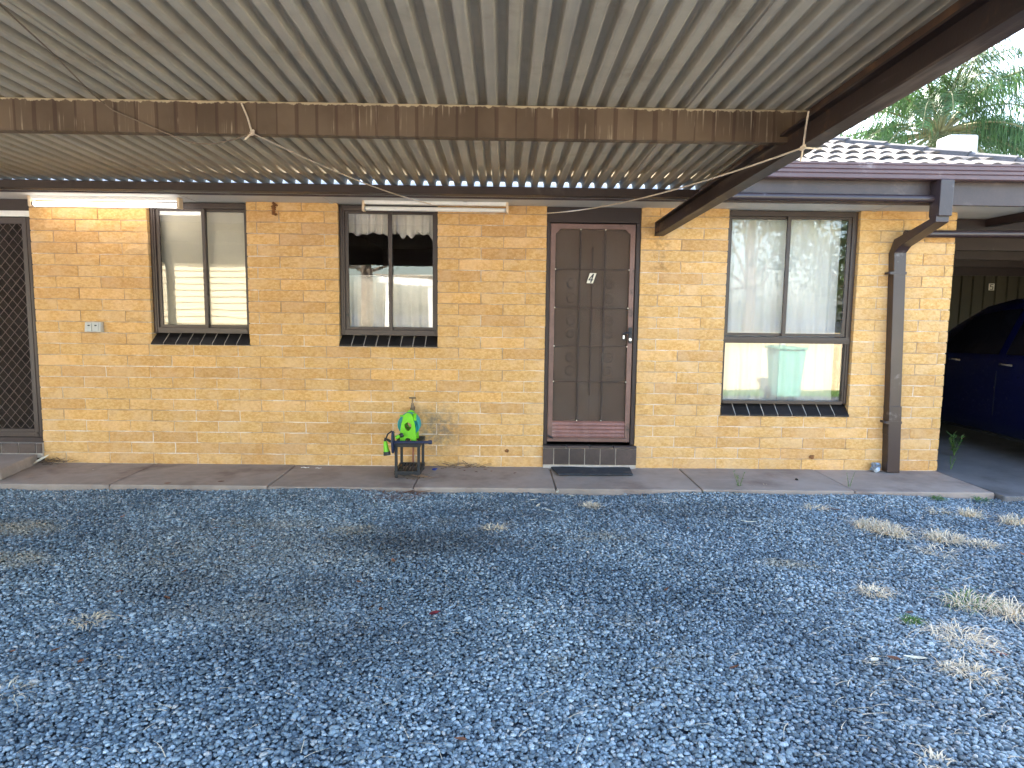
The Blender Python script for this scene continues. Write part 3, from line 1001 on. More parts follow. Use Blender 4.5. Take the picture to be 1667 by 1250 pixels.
for x in gx:
    for z in (0.440, sz1 - 0.050): MB().lathe([(0.0055, sy - 0.001), (0.006, sy + 0.005), (0.003, sy + 0.008)], (x, 0, z), 'y', 8).build('rivet', PLATE, sd_)
# triangular corner braces
for s_, x in ((1, sx0 + 0.004), (-1, sx1 - 0.004)):
    MB().prism([(x, sz1 - 0.004), (x + s_ * 0.115, sz1 - 0.004), (x + s_ * 0.092, sz1 - 0.044), (x + s_ * 0.042, sz1 - 0.088), (x, sz1 - 0.115)], 'y', sy - 0.004, sy + 0.010).build('corner_brace', DOORBR, sd_)
# lock and lever
lk = MB().box(sx1 - 0.040, sx1 - 0.006, sy - 0.012, sy, 1.16, 1.305).build('lock_plate', BLACKPL, sd_, bevel=0.004)
MB().tube([(sx1 - 0.024, sy - 0.010, 1.255), (sx1 - 0.024, sy - 0.045, 1.255), (sx1 - 0.035, sy - 0.052, 1.255), (sx1 - 0.10, sy - 0.050, 1.250)], 0.0085, 8).build('lever', BLACKPL, lk, smooth=True)
MB().lathe([(0.013, sy - 0.026), (0.015, sy - 0.020), (0.015, sy - 0.008)], (sx1 - 0.024, 0, 1.195), 'y', 14).build('key_barrel', STEELW, lk)
MB().box(sx1 - 0.088, sx1 - 0.074, sy - 0.006, sy + 0.012, 1.20, 1.232).build('strike', STEELW, sd_)
# hydraulic stay at the foot
MB().tube([(sx0 + 0.005, sy - 0.006, 0.300), (sx0 + 0.055, sy - 0.01, 0.272)], 0.008, 8).build('door_stay', BLACKPL, sd_)
# number plate: slanted ivory plate with a black 4
nx, nz_ = 4.800, 1.745
npl = MB().prism([(nx - 0.044, nz_ - 0.045), (nx + 0.014, nz_ - 0.045), (nx + 0.044, nz_ + 0.046), (nx - 0.016, nz_ + 0.046)], 'y', sy + 0.0000, sy + 0.0045).build('number_plate', PLATE, sd_)
tag(npl, 'ivory plate with a slanted black number 4')
def sh(x, z): return (nx + x + 0.32 * z, nz_ + z)
m = MB()
y0, y1 = sy - 0.0022, sy - 0.0004
m.prism([sh(0.000, -0.040), sh(0.011, -0.040), sh(0.011, 0.040), sh(0.000, 0.040)], 'y', y0, y1)
m.prism([sh(0.0, 0.040), sh(-0.0235, -0.010), sh(-0.0235, -0.019), sh(-0.012, -0.0105), sh(0.0, 0.017)], 'y', y0 - 0.0001, y1)
m.prism([sh(-0.0235, -0.0195), sh(0.020, -0.0195), sh(0.020, -0.0105), sh(-0.0235, -0.0105)], 'y', y0 - 0.0002, y1)
m.build('numeral', INK, npl)
# timber door behind the screen, with its moulded panels
dr = MB().box(DA + 0.034, DB - 0.040, 0.085, 0.125, 0.235, 2.234).build('door', P('brown_timber_door', (0.22, 0.17, 0.135), 0.5, var=0.15, vs_=4), house)
for zz in (1.70, 1.565, 1.36, 1.245, 1.02, 0.895):
    for cx_ in (4.628, 4.975):
        MB().lathe([(0.050, 0.0848), (0.046, 0.072), (0.030, 0.066), (0.034, 0.074), (0.006, 0.078)], (cx_, 0, zz), 'y', 14).build('rosette', INDARK, dr, smooth=True)
for x in (4.70, 4.81, 4.90):
    MB().box(x - 0.006, x + 0.006, 0.079, 0.085, 0.45, 2.10).build('moulding', BROWN, dr)
# tiled step under the door
stp = MB().box(DA - 0.002, DB + 0.012, -0.030, 0.14, -0.02, 0.190).build('door_step', GROUT, house)
tw = (DB + 0.012 - DA + 0.002) / 6
for k in range(6):
    a = DA - 0.002 + k * tw - 0.045
    b = a + tw
    a2, b2 = max(a + 0.004, DA - 0.004), min(b - 0.004, DB + 0.014)
    if k == 5: b2 = DB + 0.014
    MB().box(a2, b2, -0.038, -0.028, 0.036, 0.186).build('step_tile', STEPT, stp, bevel=0.002)
for k in range(4):
    a = DA - 0.004 + k * (DB - DA + 0.018) / 4
    MB().box(a + (0.004 if k else 0), a + (DB - DA + 0.018) / 4 - (0.004 if k < 3 else 0), -0.044, 0.02, 0.190, 0.212).build('step_tread', STEPT, stp, bevel=0.004)

# second door at the left edge: diamond grille screen door
LA, LB = -1.098, -0.202
m = MB()
m.box(LB - 0.02, LB, 0.02, 0.13, 0.20, WT - 0.12).box(LA, LA + 0.03, 0.02, 0.13, 0.20, WT - 0.12).box(LA, LB, 0.03, 0.13, 2.275, WT - 0.001)
m.box(LA, LB, 0.02, 0.13, 0.185, 0.232)
m.build('door_surround', BROWN_D, house, bevel=0.002)
MB().box(LA + 0.03, LB - 0.001, 0.018, 0.06, 2.222, 2.272).build('lintel_strip', WHITE, house)
l0, l1, lz0, lz1, ly = LA + 0.035, LB - 0.022, 0.236, 2.214, 0.022
m = MB()
m.box(l0, l0 + 0.06, ly, ly + 0.03, lz0, lz1).box(l1 - 0.066, l1, ly, ly + 0.03, lz0, lz1).box(l0 + 0.06, l1 - 0.066, ly, ly + 0.03, lz1 - 0.055, lz1).box(l0 + 0.06, l1 - 0.066, ly, ly + 0.03, lz0, lz0 + 0.075)
m.box(l1 - 0.045, l1 - 0.022, ly - 0.006, ly, lz0, lz1).box(l0, l1, ly - 0.006, ly, lz0 + 0.030, lz0 + 0.048)
ld = m.build('security_door', FRAME, house, bevel=0.002)
m = MB()
gx0, gx1, gz0, gz1 = l0 + 0.06, l1 - 0.066, lz0 + 0.075, lz1 - 0.055
PX, PZ = 0.083, 0.098
def clipseg(x0, z0, x1, z1):
    t0, t1 = 0.0, 1.0
    dx, dz = x1 - x0, z1 - z0
    for p, q in ((-dx, x0 - gx0), (dx, gx1 - x0), (-dz, z0 - gz0), (dz, gz1 - z0)):
        if abs(p) < 1e-12:
            if q < 0: return None
        else:
            r_ = q / p
            if p < 0: t0 = max(t0, r_)
            else: t1 = min(t1, r_)
    if t0 >= t1: return None
    return (x0 + dx * t0, z0 + dz * t0, x0 + dx * t1, z0 + dz * t1)
L_ = (gz1 - gz0)
for s_, yy in ((1, ly + 0.012), (-1, ly + 0.0152)):
    for k in range(-30, 40):
        xa = gx0 + k * PX
        q = clipseg(xa, gz0, xa + s_ * L_ * PX / PZ, gz1)
        if q: m.tube([(q[0], yy, q[1]), (q[2], yy, q[3])], 0.0030, 4)
m.build('diamond_grille', P('grille_bronze', (0.15, 0.115, 0.10), 0.45, metal=0.2, var=0.1, bump=0), ld)
MB().box(gx0, gx1, ly + 0.022, ly + 0.0225, gz0, gz1).build('insect_mesh', SCREEND, ld)
MB().box(LA + 0.03, LB - 0.02, 0.09, 0.125, 0.235, 2.22).build('door', P('dark_door', (0.05, 0.04, 0.035), 0.6, var=0.1), house)
stp2 = MB().box(LA, LB, -0.022, 0.14, 0.05, 0.184).build('door_step', GROUT, house)
for k in range(6):
    b = LB - 0.055 - k * 0.158
    a = b - 0.150
    MB().box(max(a, LA), b, -0.030, -0.018, 0.093, 0.184).build('step_tile', STEPT, stp2, bevel=0.002)
MB().box(LB - 0.047, LB, -0.030, -0.018, 0.093, 0.184).build('step_tile', STEPT, stp2, bevel=0.002)
land = tag(MB().hexa([(-1.6, -0.66, 0.0), (-0.115, -0.66, 0.0), (-0.235, -0.031, 0.0), (-1.6, -0.031, 0.0)],
                     [(-1.6, -0.65, 0.088), (-0.135, -0.65, 0.088), (-0.245, -0.031, 0.088), (-1.6, -0.031, 0.088)]).build('landing', CONC, loc=(-0.8, -0.35, 0), bevel=0.012),
           'raised concrete landing in front of the diamond grille door', 'landing', kind='structure')

# ------------------------------------------------------------------ downpipe, rain head, pipes (parts of the house)
PIPE = P('plum_brown_pipe_paint', (0.036, 0.021, 0.021), 0.35, spec=0.55, var=0.12, dirt=((0.21, 0.19, 0.19), 7.0, 0.6, 0.8))
dx0, dx1 = 7.485, 7.60
rh = MB().box(7.535, 7.645, -0.60, -0.462, 2.255, 2.546).build('rain_head', PIPE, house, bevel=0.006)
# offset leg, then the long vertical leg (0.10 x 0.075) leaning very slightly like the photo
def rect_path(pts, hw, hd, name, par):
    vs_ = []
    for (x, y, z, n_) in pts:
        for (a, b) in ((-1, -1), (1, -1), (1, 1), (-1, 1)):
            vs_.append((x + a * hw, y + b * hd * n_[0], z + b * hd * n_[1]))
    fs_ = [(3, 2, 1, 0)]
    for i in range(len(pts) - 1):
        for k in range(4):
            k2 = (k + 1) % 4
            fs_.append((i * 4 + k, i * 4 + k2, i * 4 + 4 + k2, i * 4 + 4 + k))
    n0 = (len(pts) - 1) * 4
    fs_.append((n0, n0 + 1, n0 + 2, n0 + 3))
    return MB().add(vs_, fs_).build(name, PIPE, par, bevel=0.004)
dp = rect_path([(7.585, -0.53, 2.27, (1, 0)), (7.583, -0.53, 2.225, (1, 0.35)), (7.545, -0.10, 2.085, (1.0, 0.75)), (7.532, -0.055, 2.00, (1, 0)), (7.585, -0.050, 0.72, (1, 0)), (7.592, -0.050, 0.35, (1, 0))], 0.054, 0.046, 'downpipe', house)
rect_path([(7.590, -0.052, 0.62, (1, 0)), (7.615, -0.052, 0.003, (1, 0))], 0.058, 0.049, 'shoe', dp)
for z in (1.82, 0.47):
    xx = 7.53 + (2.02 - z) * 0.042
    MB().box(xx - 0.085, xx + 0.062, -0.104, -0.095, z - 0.012, z + 0.012).tube([(xx - 0.085, -0.09, z), (xx - 0.10, -0.09, z)], 0.012, 8).box(xx - 0.085, xx - 0.07, -0.09, 0.0, z - 0.01, z + 0.01).build('bracket', PIPE, dp)
MB().tube([(-2.4, -0.50, 2.402), (7.54, -0.50, 2.402)], 0.032, 14).build('overflow_pipe', PIPE, house, smooth=True)
MB().tube([(7.56, -0.10, 2.165), (8.2, -0.10, 2.172), (11.0, -0.10, 2.20)], 0.033, 14).tube([(8.72, -0.10, 2.177), (8.80, -0.10, 2.178)], 0.037, 14).build('cross_pipe', PIPE, house, smooth=True)

# ------------------------------------------------------------------ garage bay at the right
gar = []
MB().box(8.084, 14, 0.40, 0.46, 2.25, 2.37).build('garage_lintel', BROWN_D, house)
MB().box(8.62, 8.70, -0.40, 0.395, 2.30, 2.372).build('garage_bearer', BROWN_D, house)
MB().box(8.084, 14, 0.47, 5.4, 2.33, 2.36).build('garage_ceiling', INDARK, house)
for y in (1.6, 2.9, 4.2): MB().box(8.084, 14, y, y + 0.06, 2.19, 2.33).build('garage_joist', BROWN_D, house)
GARW = P('shade_darkened_cladding', (0.045, 0.036, 0.019), 0.7, var=0.15, vs_=3)  # cream cladding, its colour darkened to stand for the shade inside the bay
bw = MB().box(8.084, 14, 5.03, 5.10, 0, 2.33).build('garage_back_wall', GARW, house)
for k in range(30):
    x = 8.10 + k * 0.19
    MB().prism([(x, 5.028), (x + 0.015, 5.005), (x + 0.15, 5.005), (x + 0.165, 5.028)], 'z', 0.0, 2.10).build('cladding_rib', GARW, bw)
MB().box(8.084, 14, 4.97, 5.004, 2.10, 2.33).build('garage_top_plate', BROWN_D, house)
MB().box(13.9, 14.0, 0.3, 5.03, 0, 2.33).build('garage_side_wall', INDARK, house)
# plate with the bay number
px_, pz_ = 12.018, 1.923
gp = MB().box(px_ - 0.045, px_ + 0.045, 4.995, 5.003, pz_ - 0.055, pz_ + 0.055).build('number_plate', PLATE, house)
m = MB()
for a, b, c, d in ((-0.026, 0.026, 0.030, 0.042), (-0.026, -0.014, 0.0, 0.030), (-0.026, 0.026, -0.004, 0.008), (0.014, 0.026, -0.034, -0.004), (-0.026, 0.026, -0.044, -0.032)):
    m.box(px_ + a, px_ + b, 4.992, 4.9945, pz_ + c, pz_ + d)
m.build('numeral', INK, gp)

# ------------------------------------------------------------------ carport
carport = thing('carport', 'brown steel carport with corrugated roof over the gravel yard', 'carport', (1.5, -3.5, GZ))
SL = 0.0335
def rz(y): return 2.377 - SL * (y + 0.93)
# roof underside height at Y (falls towards the house)
PITCH = 0.0968
CLX, CRX = -6.2, 5.49
Y0, Y1 = -4.78, -0.885


def sheet_profile():
    # low pan, side, high rib (seen from below: bright pans, dark hollows)
    return [(0.0, 0.0), (0.033, 0.0), (0.040, 0.004), (0.046, 0.036), (0.052, 0.043), (0.078, 0.043), (0.084, 0.036), (0.090, 0.004)]


sp_ = sheet_profile()
k0 = 0
x = 4.02
starts = []
while x > CLX:
    starts.append(x); x -= 9 * PITCH
starts = [4.02 + 9 * PITCH] + starts
for i, xs in enumerate(starts):
    nr = 9 if xs + 9 * PITCH < CRX + 0.06 else int((CRX - xs) / PITCH)
    if xs + nr * PITCH > CRX: nr = int((CRX + 0.01 - xs) / PITCH)
    pts = []
    for r_ in range(nr):
        pts += [(xs + r_ * PITCH + a, b) for a, b in sp_]
    pts.append((xs + nr * PITCH + (0.030 if i else 0.0125), 0.0))
    lift = 0.0035 * (i % 2)
    vs_, n = [], len(pts)
    ysub = [Y0, -3.6, -2.78, -1.8, Y1]
    for y in ysub:
        for (a, b) in pts: vs_.append((a, y, rz(y) + b + lift))
    fs_ = [(j * n + q, j * n + q + 1, (j + 1) * n + q + 1, (j + 1) * n + q) for j in range(len(ysub) - 1) for q in range(n - 1)]
    o = MB().add(vs_, fs_).build('roof_sheet', GALV, carport, fix=False, smooth=True, ang=25)
    so = o.modifiers.new('solid', 'SOLIDIFY'); so.thickness = 0.0012; so.offset = 1

# purlins (C sections) across the yard
for y in (-2.78, -4.74):
    zt = rz(y) - 0.002
    m = MB()
    m.box(CLX, 5.480, y, y + 0.004, zt - 0.150, zt).box(CLX, 5.480, y + 0.004, y + 0.062, zt - 0.004, zt).box(CLX, 5.480, y + 0.004, y + 0.062, zt - 0.152, zt - 0.148)
    m.box(CLX, 5.480, y + 0.058, y + 0.062, zt - 0.148, zt - 0.132)
    m.build('purlin', PURLIN, carport)
# rafters: I beams under the purlins, from the house wall outwards
def rafter(xc, y_a, y_b, n_):
    m = MB()
    def zt(y): return 2.2445 - 0.0275 * y
    for (xa, xb, za, zb) in ((-0.042, 0.042, -0.010, 0.0), (-0.004, 0.004, -0.110, -0.010), (-0.042, 0.042, -0.120, -0.110)):
        m.hexa([(xc + xa, y_a, zt(y_a) + za), (xc + xb, y_a, zt(y_a) + za), (xc + xb, y_b, zt(y_b) + za), (xc + xa, y_b, zt(y_b) + za)],
               [(xc + xa, y_a, zt(y_a) + zb), (xc + xb, y_a, zt(y_a) + zb), (xc + xb, y_b, zt(y_b) + zb), (xc + xa, y_b, zt(y_b) + zb)])
    m.hexa([(xc - 0.041, y_b - 0.012, zt(y_b) - 0.109), (xc + 0.041, y_b - 0.012, zt(y_b) - 0.109), (xc + 0.041, y_b - 0.001, zt(y_b) - 0.109), (xc - 0.041, y_b - 0.001, zt(y_b) - 0.109)],
           [(xc - 0.041, y_b - 0.012, zt(y_b) - 0.011), (xc + 0.041, y_b - 0.012, zt(y_b) - 0.011), (xc + 0.041, y_b - 0.001, zt(y_b) - 0.011), (xc - 0.041, y_b - 0.001, zt(y_b) - 0.011)])
    return m.build('rafter', RUSTB, carport)
RUSTB = P('rusting_brown_steel', (0.034, 0.020, 0.016), 0.5, var=0.25, vs_=4, dirt=((0.15, 0.075, 0.035), 4.5, 0.58, 0.75), streak=((0.19, 0.15, 0.12), (14, 1.2, 14), 0.54, 0.72, 0.6))
rafter(5.392, -5.0, -0.016, 0)
rafter(-3.6, -5.0, -0.016, 1)
# barge trim closing the sheet edge on top of the right rafter
m = MB()
def ztr(y): return rz(y)
for (xa, xb, za, zb) in ((5.482, 5.488, -0.010, 0.055),):
    m.hexa([(xa, Y0, 2.2445 - .0275 * Y0 + za), (xb, Y0, 2.2445 - .0275 * Y0 + za), (xb, Y1, 2.2445 - .0275 * Y1 + za), (xa, Y1, 2.2445 - .0275 * Y1 + za)],
           [(xa, Y0, ztr(Y0) + zb), (xb, Y0, ztr(Y0) + zb), (xb, Y1, ztr(Y1) + zb), (xa, Y1, ztr(Y1) + zb)])
m.build('barge_board', P('rusty_barge', (0.095, 0.052, 0.032), 0.55, var=0.25, dirt=((0.21, 0.10, 0.045), 3.0, 0.55, 0.75), streak=((0.24, 0.19, 0.14), (12, 0.8, 12), 0.54, 0.74, 0.5)), carport)
# eaves gutter along the low end: brown face, bright unpainted back
zg = rz(Y1)
MB().box(CLX, 5.475, -0.945, -0.942, zg - 0.062, zg - 0.002).box(CLX, 5.475, -0.942, -0.845, zg - 0.062, zg - 0.058).box(CLX, 5.475, -0.949, -0.9455, zg - 0.012, zg - 0.003).build('eaves_gutter', BROWN_D, carport)
MB().box(CLX, 5.475, -0.8445, -0.838, zg - 0.062, zg + 0.072).build('gutter_back', WHITEST, carport)
for x in (-3.6, 5.392):
    for y in (-4.7,):
        MB().box(x - 0.045, x + 0.045, y - 0.045, y + 0.045, GZ - 0.05, rz(y) - 0.292).build('post', RUSTB, carport)
MB().box(-1.36, -1.26, -4.76, -4.67, GZ - 0.05, rz(-4.74) - 0.160).build('post', RUSTB, carport)
MB().box(CLX, 5.345, -4.84, -4.79, 2.14, 2.50).build('front_fascia', BROWN_D, carport)

# ------------------------------------------------------------------ fluorescent lights on the soffit
def fluoro(x0, x1, label, on):
    t_ = thing('fluorescent_light', label, 'light', ((x0 + x1) / 2, -0.16, WT), 'fluorescent tubes under the eave')
    y = -0.16
    MB().prism([(y - 0.035, WT - 0.001), (y + 0.035, WT - 0.001), (y + 0.030, WT - 0.030), (y - 0.030, WT - 0.030)], 'x', x0 + 0.012, x1 - 0.012).build('batten', WHITE, t_)
    for a, b in ((x0, x0 + 0.022), (x1 - 0.022, x1)):
        MB().box(a, b, y - 0.038, y + 0.036, WT - 0.092, WT - 0.001).build('end_cap', CREAMCAP, t_, bevel=0.004)
    MB().tube([(x0 + 0.030, y - 0.006, WT - 0.066), (x1 - 0.030, y - 0.006, WT - 0.066)], 0.019, 14).build('tube', TUBE_ON if on else WHITE, t_, smooth=True)
    for a, b in ((x0 + 0.022, x0 + 0.034), (x1 - 0.034, x1 - 0.022)):
        MB().tube([(a, y - 0.006, WT - 0.066), (b, y - 0.006, WT - 0.066)], 0.0205, 14).build('tube_end', STEELW if not on else INK, t_)
    return t_
fluoro(-0.075, 1.215, 'glowing fluorescent tube fitting above the leftmost window', True)
fluoro(2.775, 4.040, 'unlit fluorescent tube fitting above the middle window', False)

# ------------------------------------------------------------------ small things on the wall
t = thing('power_outlet', 'grey weatherproof double power outlet on the wall left of the windows', 'power outlet', (0.33, 0, 1.25))
MB().hexa([(0.262, -0.060, 1.207), (0.405, -0.060, 1.207), (0.405, -0.004, 1.207), (0.262, -0.004, 1.207)], [(0.262, -0.045, 1.296), (0.405, -0.045, 1.296), (0.405, -0.004, 1.296), (0.262, -0.004, 1.296)]).build('box', GREYPL, t, bevel=0.006)
for x in (0.285, 0.345):
    f = MB().hexa([(x, -0.0665, 1.218), (x + 0.042, -0.0665, 1.218), (x + 0.042, -0.050, 1.218), (x, -0.050, 1.218)], [(x, -0.0545, 1.288), (x + 0.042, -0.0545, 1.288), (x + 0.042, -0.046, 1.288), (x, -0.046, 1.288)]).build('socket_cover', GREYPL, t, bevel=0.003)
    MB().box(x + 0.014, x + 0.028, -0.069, -0.058, 1.262, 1.272).build('switch', BLACKPL, f)

def lump(name, c, rad, mat_, seed, sub=2, amp=.28):
    """irregular lump from an icosphere"""
    import bmesh
    r = random.Random(seed)
    bm = bmesh.new()
    bmesh.ops.create_icosphere(bm, subdivisions=sub, radius=1)
    for v in bm.verts:
        k = 1 + r.uniform(-amp, amp)
        v.co = Vector((v.co.x * rad[0] * k, v.co.y * rad[1] * k, v.co.z * rad[2] * k))
    me = bpy.data.meshes.new(name)
    bm.to_mesh(me); bm.free()
    me.materials.append(mat_)
    o = bpy.data.objects.new(name, me)
    link(o); o.location = c
    return o
import bmesh
nest = MB()
r = random.Random(4)
for k in range(16):
    zc = 2.368 - k * 0.0068
    xc = 1.966 + r.uniform(-.018, .018)
    nest.tube([(xc - r.uniform(.006, .016), -0.010, zc + r.uniform(-.006, .006)), (xc, -0.017, zc), (xc + r.uniform(.006, .016), -0.010, zc + r.uniform(-.006, .006))], [0.007, 0.012, 0.005], 6)
tag(nest.build('mud_wasp_nest', MUD, loc=(1.966, -0.01, 2.31)), 'brown mud wasp nest stuck high on the wall between the two small windows', 'wasp nest')
# two small mud daubs low on the wall
for x, z, w, lb in ((4.05, 0.155, 0.018, 'round brown mud dab on the wall left of the front door step'), (7.0 - 0.11, 0.125, 0.022, 'brown mud dab low on the wall under the large window')):
    tag(lump('mud_dab', (x, -0.012, z), (w, 0.007, w * 0.9), MUD, int(x * 10)), lb, 'mud dab')

# tap and riser
t = thing('garden_tap', 'weathered brass garden tap above the green hose reel', 'tap', (3.183, -0.05, 0.52))
MB().tube([(3.187, -0.003, 0.548), (3.187, -0.030, 0.548), (3.187, -0.062, 0.545), (3.187, -0.082, 0.530), (3.187, -0.086, 0.500)], [0.022, 0.017, 0.021, 0.018, 0.015], 10).build('body', BRASS, t, smooth=True)
MB().tube([(3.187, -0.060, 0.555), (3.187, -0.060, 0.600)], [0.016, 0.011], 10).tube([(3.187, -0.060, 0.600), (3.187, -0.060, 0.640)], 0.007, 8).build('spindle', BRASS, t)
MB().box(3.156, 3.218, -0.068, -0.052, 0.638, 0.652).build('handle', BRASS, t, bevel=0.004)
MB().tube([(3.187, -0.086, 0.502), (3.187, -0.086, 0.470)], 0.016, 12).build('coupling', PINKPL, t)
MB().tube([(3.187, -0.020, 0.0), (3.187, -0.020, 0.545)], 0.0095, 10).build('riser', COPPER, t)

# little plastic rack
RX0, RX1, RY0, RY1, RT = 3.085, 3.302, -0.455, -0.115, 0.305
t = thing('plastic_rack', 'small black plastic two tier rack standing on the path by the tap', 'rack', (3.19, -0.28, 0))
for x in (RX0, RX1 - 0.024):
    for y in (RY0, RY1 - 0.024):
        MB().hexa([(x, y, 0), (x + 0.024, y, 0), (x + 0.024, y + 0.024, 0), (x, y + 0.024, 0)], [(x, y, RT - 0.03), (x + 0.024, y, RT - 0.03), (x + 0.024, y + 0.024, RT - 0.03), (x, y + 0.024, RT - 0.03)]).build('leg', BLACKPL, t, bevel=0.004)
for zt_, nm_ in ((RT, 'top'), (0.062, 'shelf')):
    m = MB()
    m.box(RX0 - 0.004, RX1 + 0.004, RY0 - 0.004, RY0 + 0.014, zt_ - 0.034, zt_).box(RX0 - 0.004, RX1 + 0.004, RY1 - 0.014, RY1 + 0.004, zt_ - 0.034, zt_)
    m.box(RX0 - 0.004, RX0 + 0.014, RY0 + 0.014, RY1 - 0.014, zt_ - 0.034, zt_).box(RX1 - 0.014, RX1 + 0.004, RY0 + 0.014, RY1 - 0.014, zt_ - 0.034, zt_)
    s_ = m.build(nm_, BLACKPL, t, bevel=0.002)
    for k in range(6):
        x = RX0 + 0.022 + k * 0.0315
        MB().box(x, x + 0.019, RY0 + 0.014, RY1 - 0.014, zt_ - 0.016, zt_ - 0.006).build('slat', BLACKPL, s_)

# hose reel on the rack
t = thing('hose_reel', 'lime green garden hose reel with teal hose on top of the black rack', 'hose reel', (3.19, -0.30, RT))
hc = (3.192, -0.30, RT + 0.142)
def arch(yc, th, hole=True):
    """A-frame side plate: arched top, waist, two feet and a keyhole"""
    out = []
    for a in range(0, 181, 12):
        an = RAD(a)
        out.append((0.046 * math.cos(an), 0.196 + 0.056 * math.sin(an)))
    # from right top over to left top, then down the left side
    out += [(-0.056, 0.16), (-0.066, 0.10), (-0.071, 0.04), (-0.071, 0.0), (-0.026, 0.0), (-0.024, 0.020), (-0.012, 0.032), (0.012, 0.032), (0.024, 0.020), (0.026, 0.0), (0.071, 0.0), (0.071, 0.04), (0.066, 0.10), (0.056, 0.16)]
    inn = []
    for a in range(-30, 211, 16):
        an = RAD(a)
        inn.append((0.031 * math.cos(an), 0.138 + 0.031 * math.sin(an)))
    inn.append((-0.010, 0.098)); inn.append((0.010, 0.098))
    bm = bmesh.new()
    def ring(ps, y):
        return [bm.verts.new((hc[0] + p[0], y, RT + p[1])) for p in ps]
    ys = (yc - th / 2, yc + th / 2)
    o0, i0 = ring(out, ys[0]), ring(inn, ys[0])
    o1, i1 = ring(out, ys[1]), ring(inn, ys[1])
    for o_, i_ in ((o0, i0), (o1, i1)):
        es = [bm.edges.new((q[k], q[(k + 1) % len(q)])) for q in (o_, i_) for k in range(len(q))]
        bmesh.ops.triangle_fill(bm, use_beauty=True, use_dissolve=False, edges=es)
    for a_, b_ in ((o0, o1), (i0, i1)):
        for k in range(len(a_)):
            bm.faces.new((a_[k], a_[(k + 1) % len(a_)], b_[(k + 1) % len(a_)], b_[k]))
    bmesh.ops.recalc_face_normals(bm, faces=bm.faces[:])
    me = bpy.data.meshes.new('side_plate')
    off = wl(t)
    for v in bm.verts: v.co -= off
    bm.to_mesh(me); bm.free()
    me.materials.append(GREEN)
    o_ = bpy.data.objects.new('side_plate', me)
    link(o_, t)
    b_ = o_.modifiers.new('bevel', 'BEVEL'); b_.width = 0.003; b_.segments = 2; b_.limit_method = 'ANGLE'
    return o_
arch(-0.385, 0.022)
arch(-0.215, 0.022)
MB().tube([(hc[0], -0.372, hc[2]), (hc[0], -0.228, hc[2])], 0.047, 20, cap=False).build('drum', GREEN, t, smooth=True, fix=False)
m = MB()
for lay, rr_ in enumerate((0.056, 0.073, 0.089)):
    pts = []
    turns = 6
    for k in range(turns * 22 + 1):
        an = 2 * math.pi * k / 22
        y = -0.362 + 0.124 * (k / (turns * 22)) if lay % 2 == 0 else -0.238 - 0.124 * (k / (turns * 22))
        pts.append((hc[0] + rr_ * math.cos(an), y, hc[2] + rr_ * math.sin(an)))
    m.tube(pts, 0.0095, 6)
m.build('hose', TEAL, t, smooth=True)
MB().tube([(3.247, -0.37, RT + 0.205), (3.247, -0.37, RT + 0.245)], [0.014, 0.019], 12).box(3.22, 3.262, -0.382, -0.358, RT + 0.185, RT + 0.205).build('inlet', GREEN, t)
MB().tube([(3.150, -0.36, RT + 0.222), (3.118, -0.36, RT + 0.222)], [0.010, 0.007], 10).build('crank_knob', GREEN, t)
# hose gun hanging off the left of the rack
t = thing('hose_nozzle', 'green and black spray nozzle hanging off the left side of the rack', 'hose nozzle', (3.02, -0.42, 0.22))
MB().tube([(3.010, -0.47, 0.325), (3.013, -0.47, 0.285), (3.020, -0.47, 0.235)], [0.015, 0.019, 0.026], 12).build('barrel', GREEN, t, smooth=True)
MB().tube([(3.020, -0.47, 0.236), (3.024, -0.47, 0.205)], [0.028, 0.031], 14).build('rose', BLACKPL, t)
MB().tube([(3.008, -0.47, 0.325), (3.008, -0.47, 0.345), (3.030, -0.468, 0.335), (3.058, -0.465, 0.318)], [0.013, 0.012, 0.011, 0.012], 10).tube([(3.012, -0.47, 0.338), (3.030, -0.47, 0.385), (3.062, -0.466, 0.41), (3.085, -0.46, 0.395)], 0.0065, 8).build('grip', BLACKPL, t, smooth=True)
MB().tube([(3.096, -0.462, 0.352), (3.130, -0.455, 0.368)], [0.017, 0.014], 12).build('hose_end', GREEN, t)
MB().tube([(3.130, -0.455, 0.368), (3.152, -0.44, 0.376)], [0.018, 0.020], 12).build('connector', BLACKPL, t)
# navy long-handled tool lying across the rack
t = thing('plastic_paddle', 'navy plastic long handled paddle lying across the front of the rack', 'paddle', (3.2, -0.47, RT))
MB().tube([(3.078, -0.472, RT + 0.012), (3.385, -0.470, RT + 0.014)], 0.0125, 12).build('handle', NAVY, t, smooth=True)
MB().tube([(3.372, -0.470, RT + 0.014), (3.392, -0.470, RT + 0.014), (3.408, -0.470, RT + 0.014)], [0.014, 0.019, 0.016], 12).build('grip_end', NAVY, t)
MB().prism([(-0.472 + 0.055 * math.cos(a_ * math.pi / 8), RT + 0.012 + 0.098 * math.sin(a_ * math.pi / 8)) for a_ in range(16)], 'x', 3.066, 3.083).build('blade', NAVY, t, bevel=0.004)

